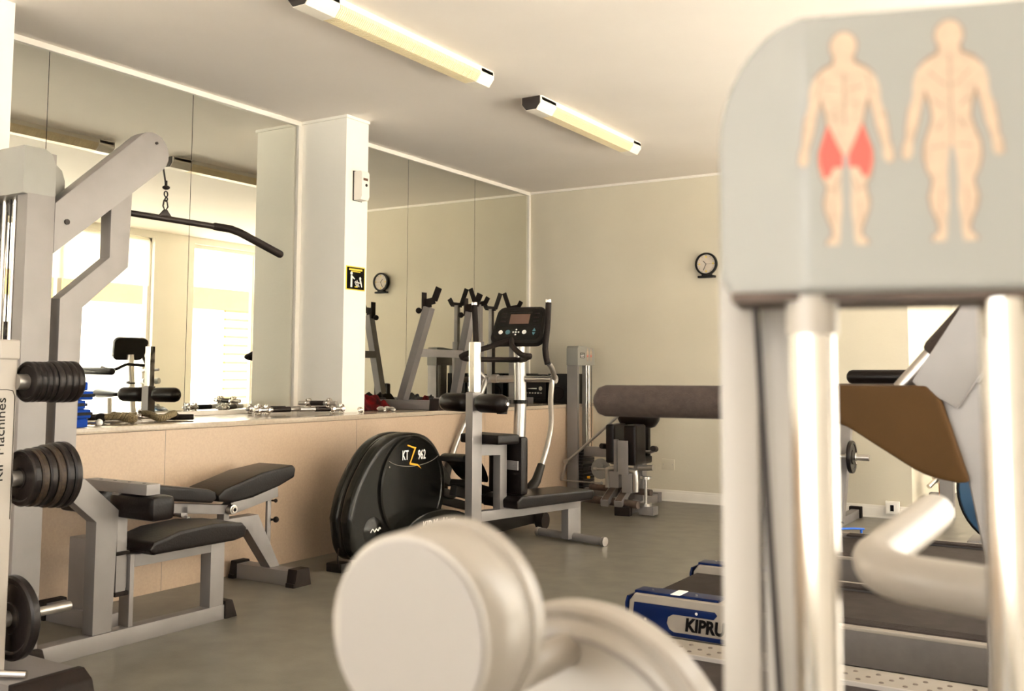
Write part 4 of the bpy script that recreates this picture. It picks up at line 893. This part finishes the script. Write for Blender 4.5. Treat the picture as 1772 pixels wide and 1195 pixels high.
# ------------------------------------------------------------------ foreground machine
OX, OY = 4.582, -7.494
t = thing('leg_extension_machine', 'blurred pale grey gym machine tower with two printed anatomical figures, close to the camera', 'gym machine', (OX, OY, 0), 14.6, local=True)
zb, zt = 1.1375, 1.312
prof = [(.0, zb), (.0, zt)]
for k in range(1, 9): a = radians(90 + 90 * k / 8); prof.append((-.002 + cos(a) * .053, zt - .072 + sin(a) * .072))
prof += [(-.055, zb + .012), (-.046, zb)]
g = G(); g.prism(prof, 'y', 0, .105, 0)
for v in g.bm.verts:
    if v.co.x < -.0005: v.co.y += (-v.co.x) * .75 * (1 if v.co.y < .05 else .2)
g.prism([(0, zb), (.30, zb), (.30, zt - .004), (0, zt)], 'y', 0, .105, 0); bmesh.ops.remove_doubles(g.bm, verts=g.bm.verts, dist=.0002)
bmesh.ops.delete(g.bm, geom=[f for f in g.bm.faces if abs(f.calc_center_median().x) < .0003], context='FACES_ONLY')
hood = obj('tower_hood', g, HOODC, t, angle=22)
hb_ = hood.modifiers.new('b', 'BEVEL'); hb_.width = .004; hb_.segments = 3; hb_.limit_method = 'ANGLE'; hb_.angle_limit = radians(35)
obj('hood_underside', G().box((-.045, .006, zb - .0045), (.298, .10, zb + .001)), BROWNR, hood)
figure(.0250, 1.1660, .1335, -.0002, hood, True, 'y', -1, .0002)
figure(.0850, 1.1665, .1345, -.0002, hood, False, 'y', -1, .0002)
obj('tower_post', G().box((-.060, .088, .05), (-.0335, .125, 1.16), .004), IVORY, t)
obj('tower_post', G().box((-.0315, .094, .05), (.012, .125, 1.16), .004), IVORY, t)
obj('tower_post', G().box((.25, .088, .05), (.30, .125, 1.16), .004), IVORY, t)
obj('cable', G().tube([(-.034, .075, 1.14), (-.0215, .082, .86), (-.012, .09, .60)], .0023, 8), BAR, t)
for u in (.0035, .113): obj('guide_rod', G().cyl((u, .02, .08), (u, .02, 1.1365), .0138, seg=28), CHROME, t)
obj('rod_sleeve', G().cyl((.0035, .02, 1.112), (.0035, .02, 1.1365), .0158, seg=28), IVORY, t)
g = G()
for k in range(12): g.box((-.02, -.0, .10 + k * .024), (.14, .05, .122 + k * .024), .002)
obj('weight_stack', g, IRON, t)
obj('base_frame', G().box((-.09, -.04, 0), (.33, .16, .06), .006), IVORY, t)
# roller, cam disc and arm (built in world axes, then moved into the machine's frame)
Minv = (Matrix.Translation((OX, OY, 0)) @ Matrix.Rotation(radians(14.6), 4, 'Z')).inverted()
def wobj(nm, g, m, par=t, label=None, angle=38):
    bmesh.ops.transform(g.bm, matrix=Minv, verts=g.bm.verts); return obj(nm, g, m, par, label, angle)
R = .0695
ro = wobj('counterweight', G().lathe([(0, .001), (0, R - .006), (.0015, R - .002), (.005, R), (.052, R + .0015), (.0535, R + .0005), (.0545, R + .0005), (.056, R + .003), (.068, R + .0035), (.073, R + .001), (.073, .001)], (4.3165, -7.545, .9045), (-.02, 1, -.0), 72), IVORY, label='round ivory drum')
wobj('drum_face', G().cyl((4.3165, -7.5462, .9045), (4.3165, -7.5445, .9045), R - .005, seg=72), IVORYD, ro)
cm = wobj('cam_disc', G().lathe([(0, .001), (0, .118), (.001, .120), (.004, .123), (.004, .127), (0, .130), (0, .134), (.003, .137), (.030, .137), (.033, .134), (.033, .001)], (4.343, -7.345, .753), (0, 1, 0), 96), IVORY, label='large ivory cam disc')
wobj('cam_groove', G().torus((4.343, -7.3462, .753), .110, .0022, (0, 1, 0), 0, 2 * pi, 72), IVORYD, cm)
wobj('drum_axle', G().cyl((4.335, -7.475, .852), (4.335, -7.34, .852), .014), IVORY)
wobj('cam_post', G().box((4.30, -7.31, .0), (4.386, -7.25, .80), .006), IVORY)
wobj('base_beam', G().beam((4.30, -7.28, .03), (4.60, -7.36, .03), .08, .06, .004), IVORY)
wobj('handle', G().tube([(4.552, -6.84, .928), (4.547, -6.93, .922), (4.538, -7.05, .913), (4.540, -7.105, .910), (4.570, -7.150, .907), (4.66, -7.17, .905), (4.95, -7.22, .90)], .0215, 24, sm=5), IVORY)
wobj('handle_post', G().box((4.92, -7.26, 0), (4.98, -7.18, .93), .005).beam((4.95, -7.22, .03), (4.80, -7.40, .03), .08, .06, .004), IVORY)

# ------------------------------------------------------------------ camera
cam = bpy.data.cameras.new('Camera'); co = bpy.data.objects.new('Camera', cam); COL.objects.link(co); SC.camera = co
yaw, pit, rol = radians(-32.479), radians(4.472), radians(.351)
fwd = Vector((sin(yaw) * cos(pit), cos(yaw) * cos(pit), sin(pit))); right = Vector((cos(yaw), -sin(yaw), 0)); up = right.cross(fwd)
r2 = right * cos(rol) + up * sin(rol); u2 = up * cos(rol) - right * sin(rol)
Mx = Matrix((r2, u2, -fwd)).transposed().to_4x4(); Mx.translation = Vector((4.747, -8.113, 1.087)); co.matrix_world = Mx
cam.sensor_width = 36; cam.lens = 1721.066 / 1772 * 36
cam.shift_x = (886 - 851.287) / 1772; cam.shift_y = -(597.5 - 509.979) / 1772
cam.clip_start = .05; cam.clip_end = 100
cam.dof.use_dof = True; cam.dof.focus_distance = 5.8; cam.dof.aperture_fstop = 5.6; cam.dof.aperture_blades = 0

# ------------------------------------------------------------------ light: daylight through the windows and an added rear fill window
sl = bpy.data.lights.new('sun', 'SUN'); sl.energy = 22; sl.angle = radians(1); sl.color = (1, .97, .92); so = bpy.data.objects.new('sun', sl); COL.objects.link(so); so.rotation_euler = Vector((-.62, .12, .75)).to_track_quat('Z', 'Y').to_euler()
w = bpy.data.worlds.new('World'); SC.world = w; w.use_nodes = True; bg = w.node_tree.nodes['Background']
bg.inputs[0].default_value = (1.0, .98, .955, 1); bg.inputs[1].default_value = 3.2
for i, (a, b) in enumerate(wins):
    z0 = .60 if i == 2 else .10
    l = bpy.data.lights.new('window_portal', 'AREA'); l.shape = 'RECTANGLE'; l.size = 2.72 - z0; l.size_y = b - a; l.cycles.is_portal = True
    o = bpy.data.objects.new('window_portal', l); COL.objects.link(o); o.location = (W + .14, (a + b) / 2, (z0 + 2.72) / 2); o.rotation_euler = (0, radians(90), 0)
l = bpy.data.lights.new('window_portal', 'AREA'); l.shape = 'RECTANGLE'; l.size = RWX[1] - RWX[0]; l.size_y = RWZ[1] - RWZ[0]; l.cycles.is_portal = True  # portal for the added rear fill window
o = bpy.data.objects.new('window_portal', l); COL.objects.link(o); o.location = ((RWX[0] + RWX[1]) / 2, YB - .14, (RWZ[0] + RWZ[1]) / 2); o.rotation_euler = (radians(90), 0, 0)
SC.cycles.max_bounces = 10; SC.cycles.diffuse_bounces = 6; SC.cycles.glossy_bounces = 6; SC.cycles.transparent_max_bounces = 12
SC.cycles.use_denoising = True; SC.cycles.sample_clamp_indirect = 8
SC.cycles.caustics_reflective = False; SC.cycles.caustics_refractive = False
SC.view_settings.view_transform = 'Standard'; SC.view_settings.look = 'None'; SC.view_settings.gamma = 1; SC.view_settings.exposure = 1.2
SC.view_settings.use_curve_mapping = False
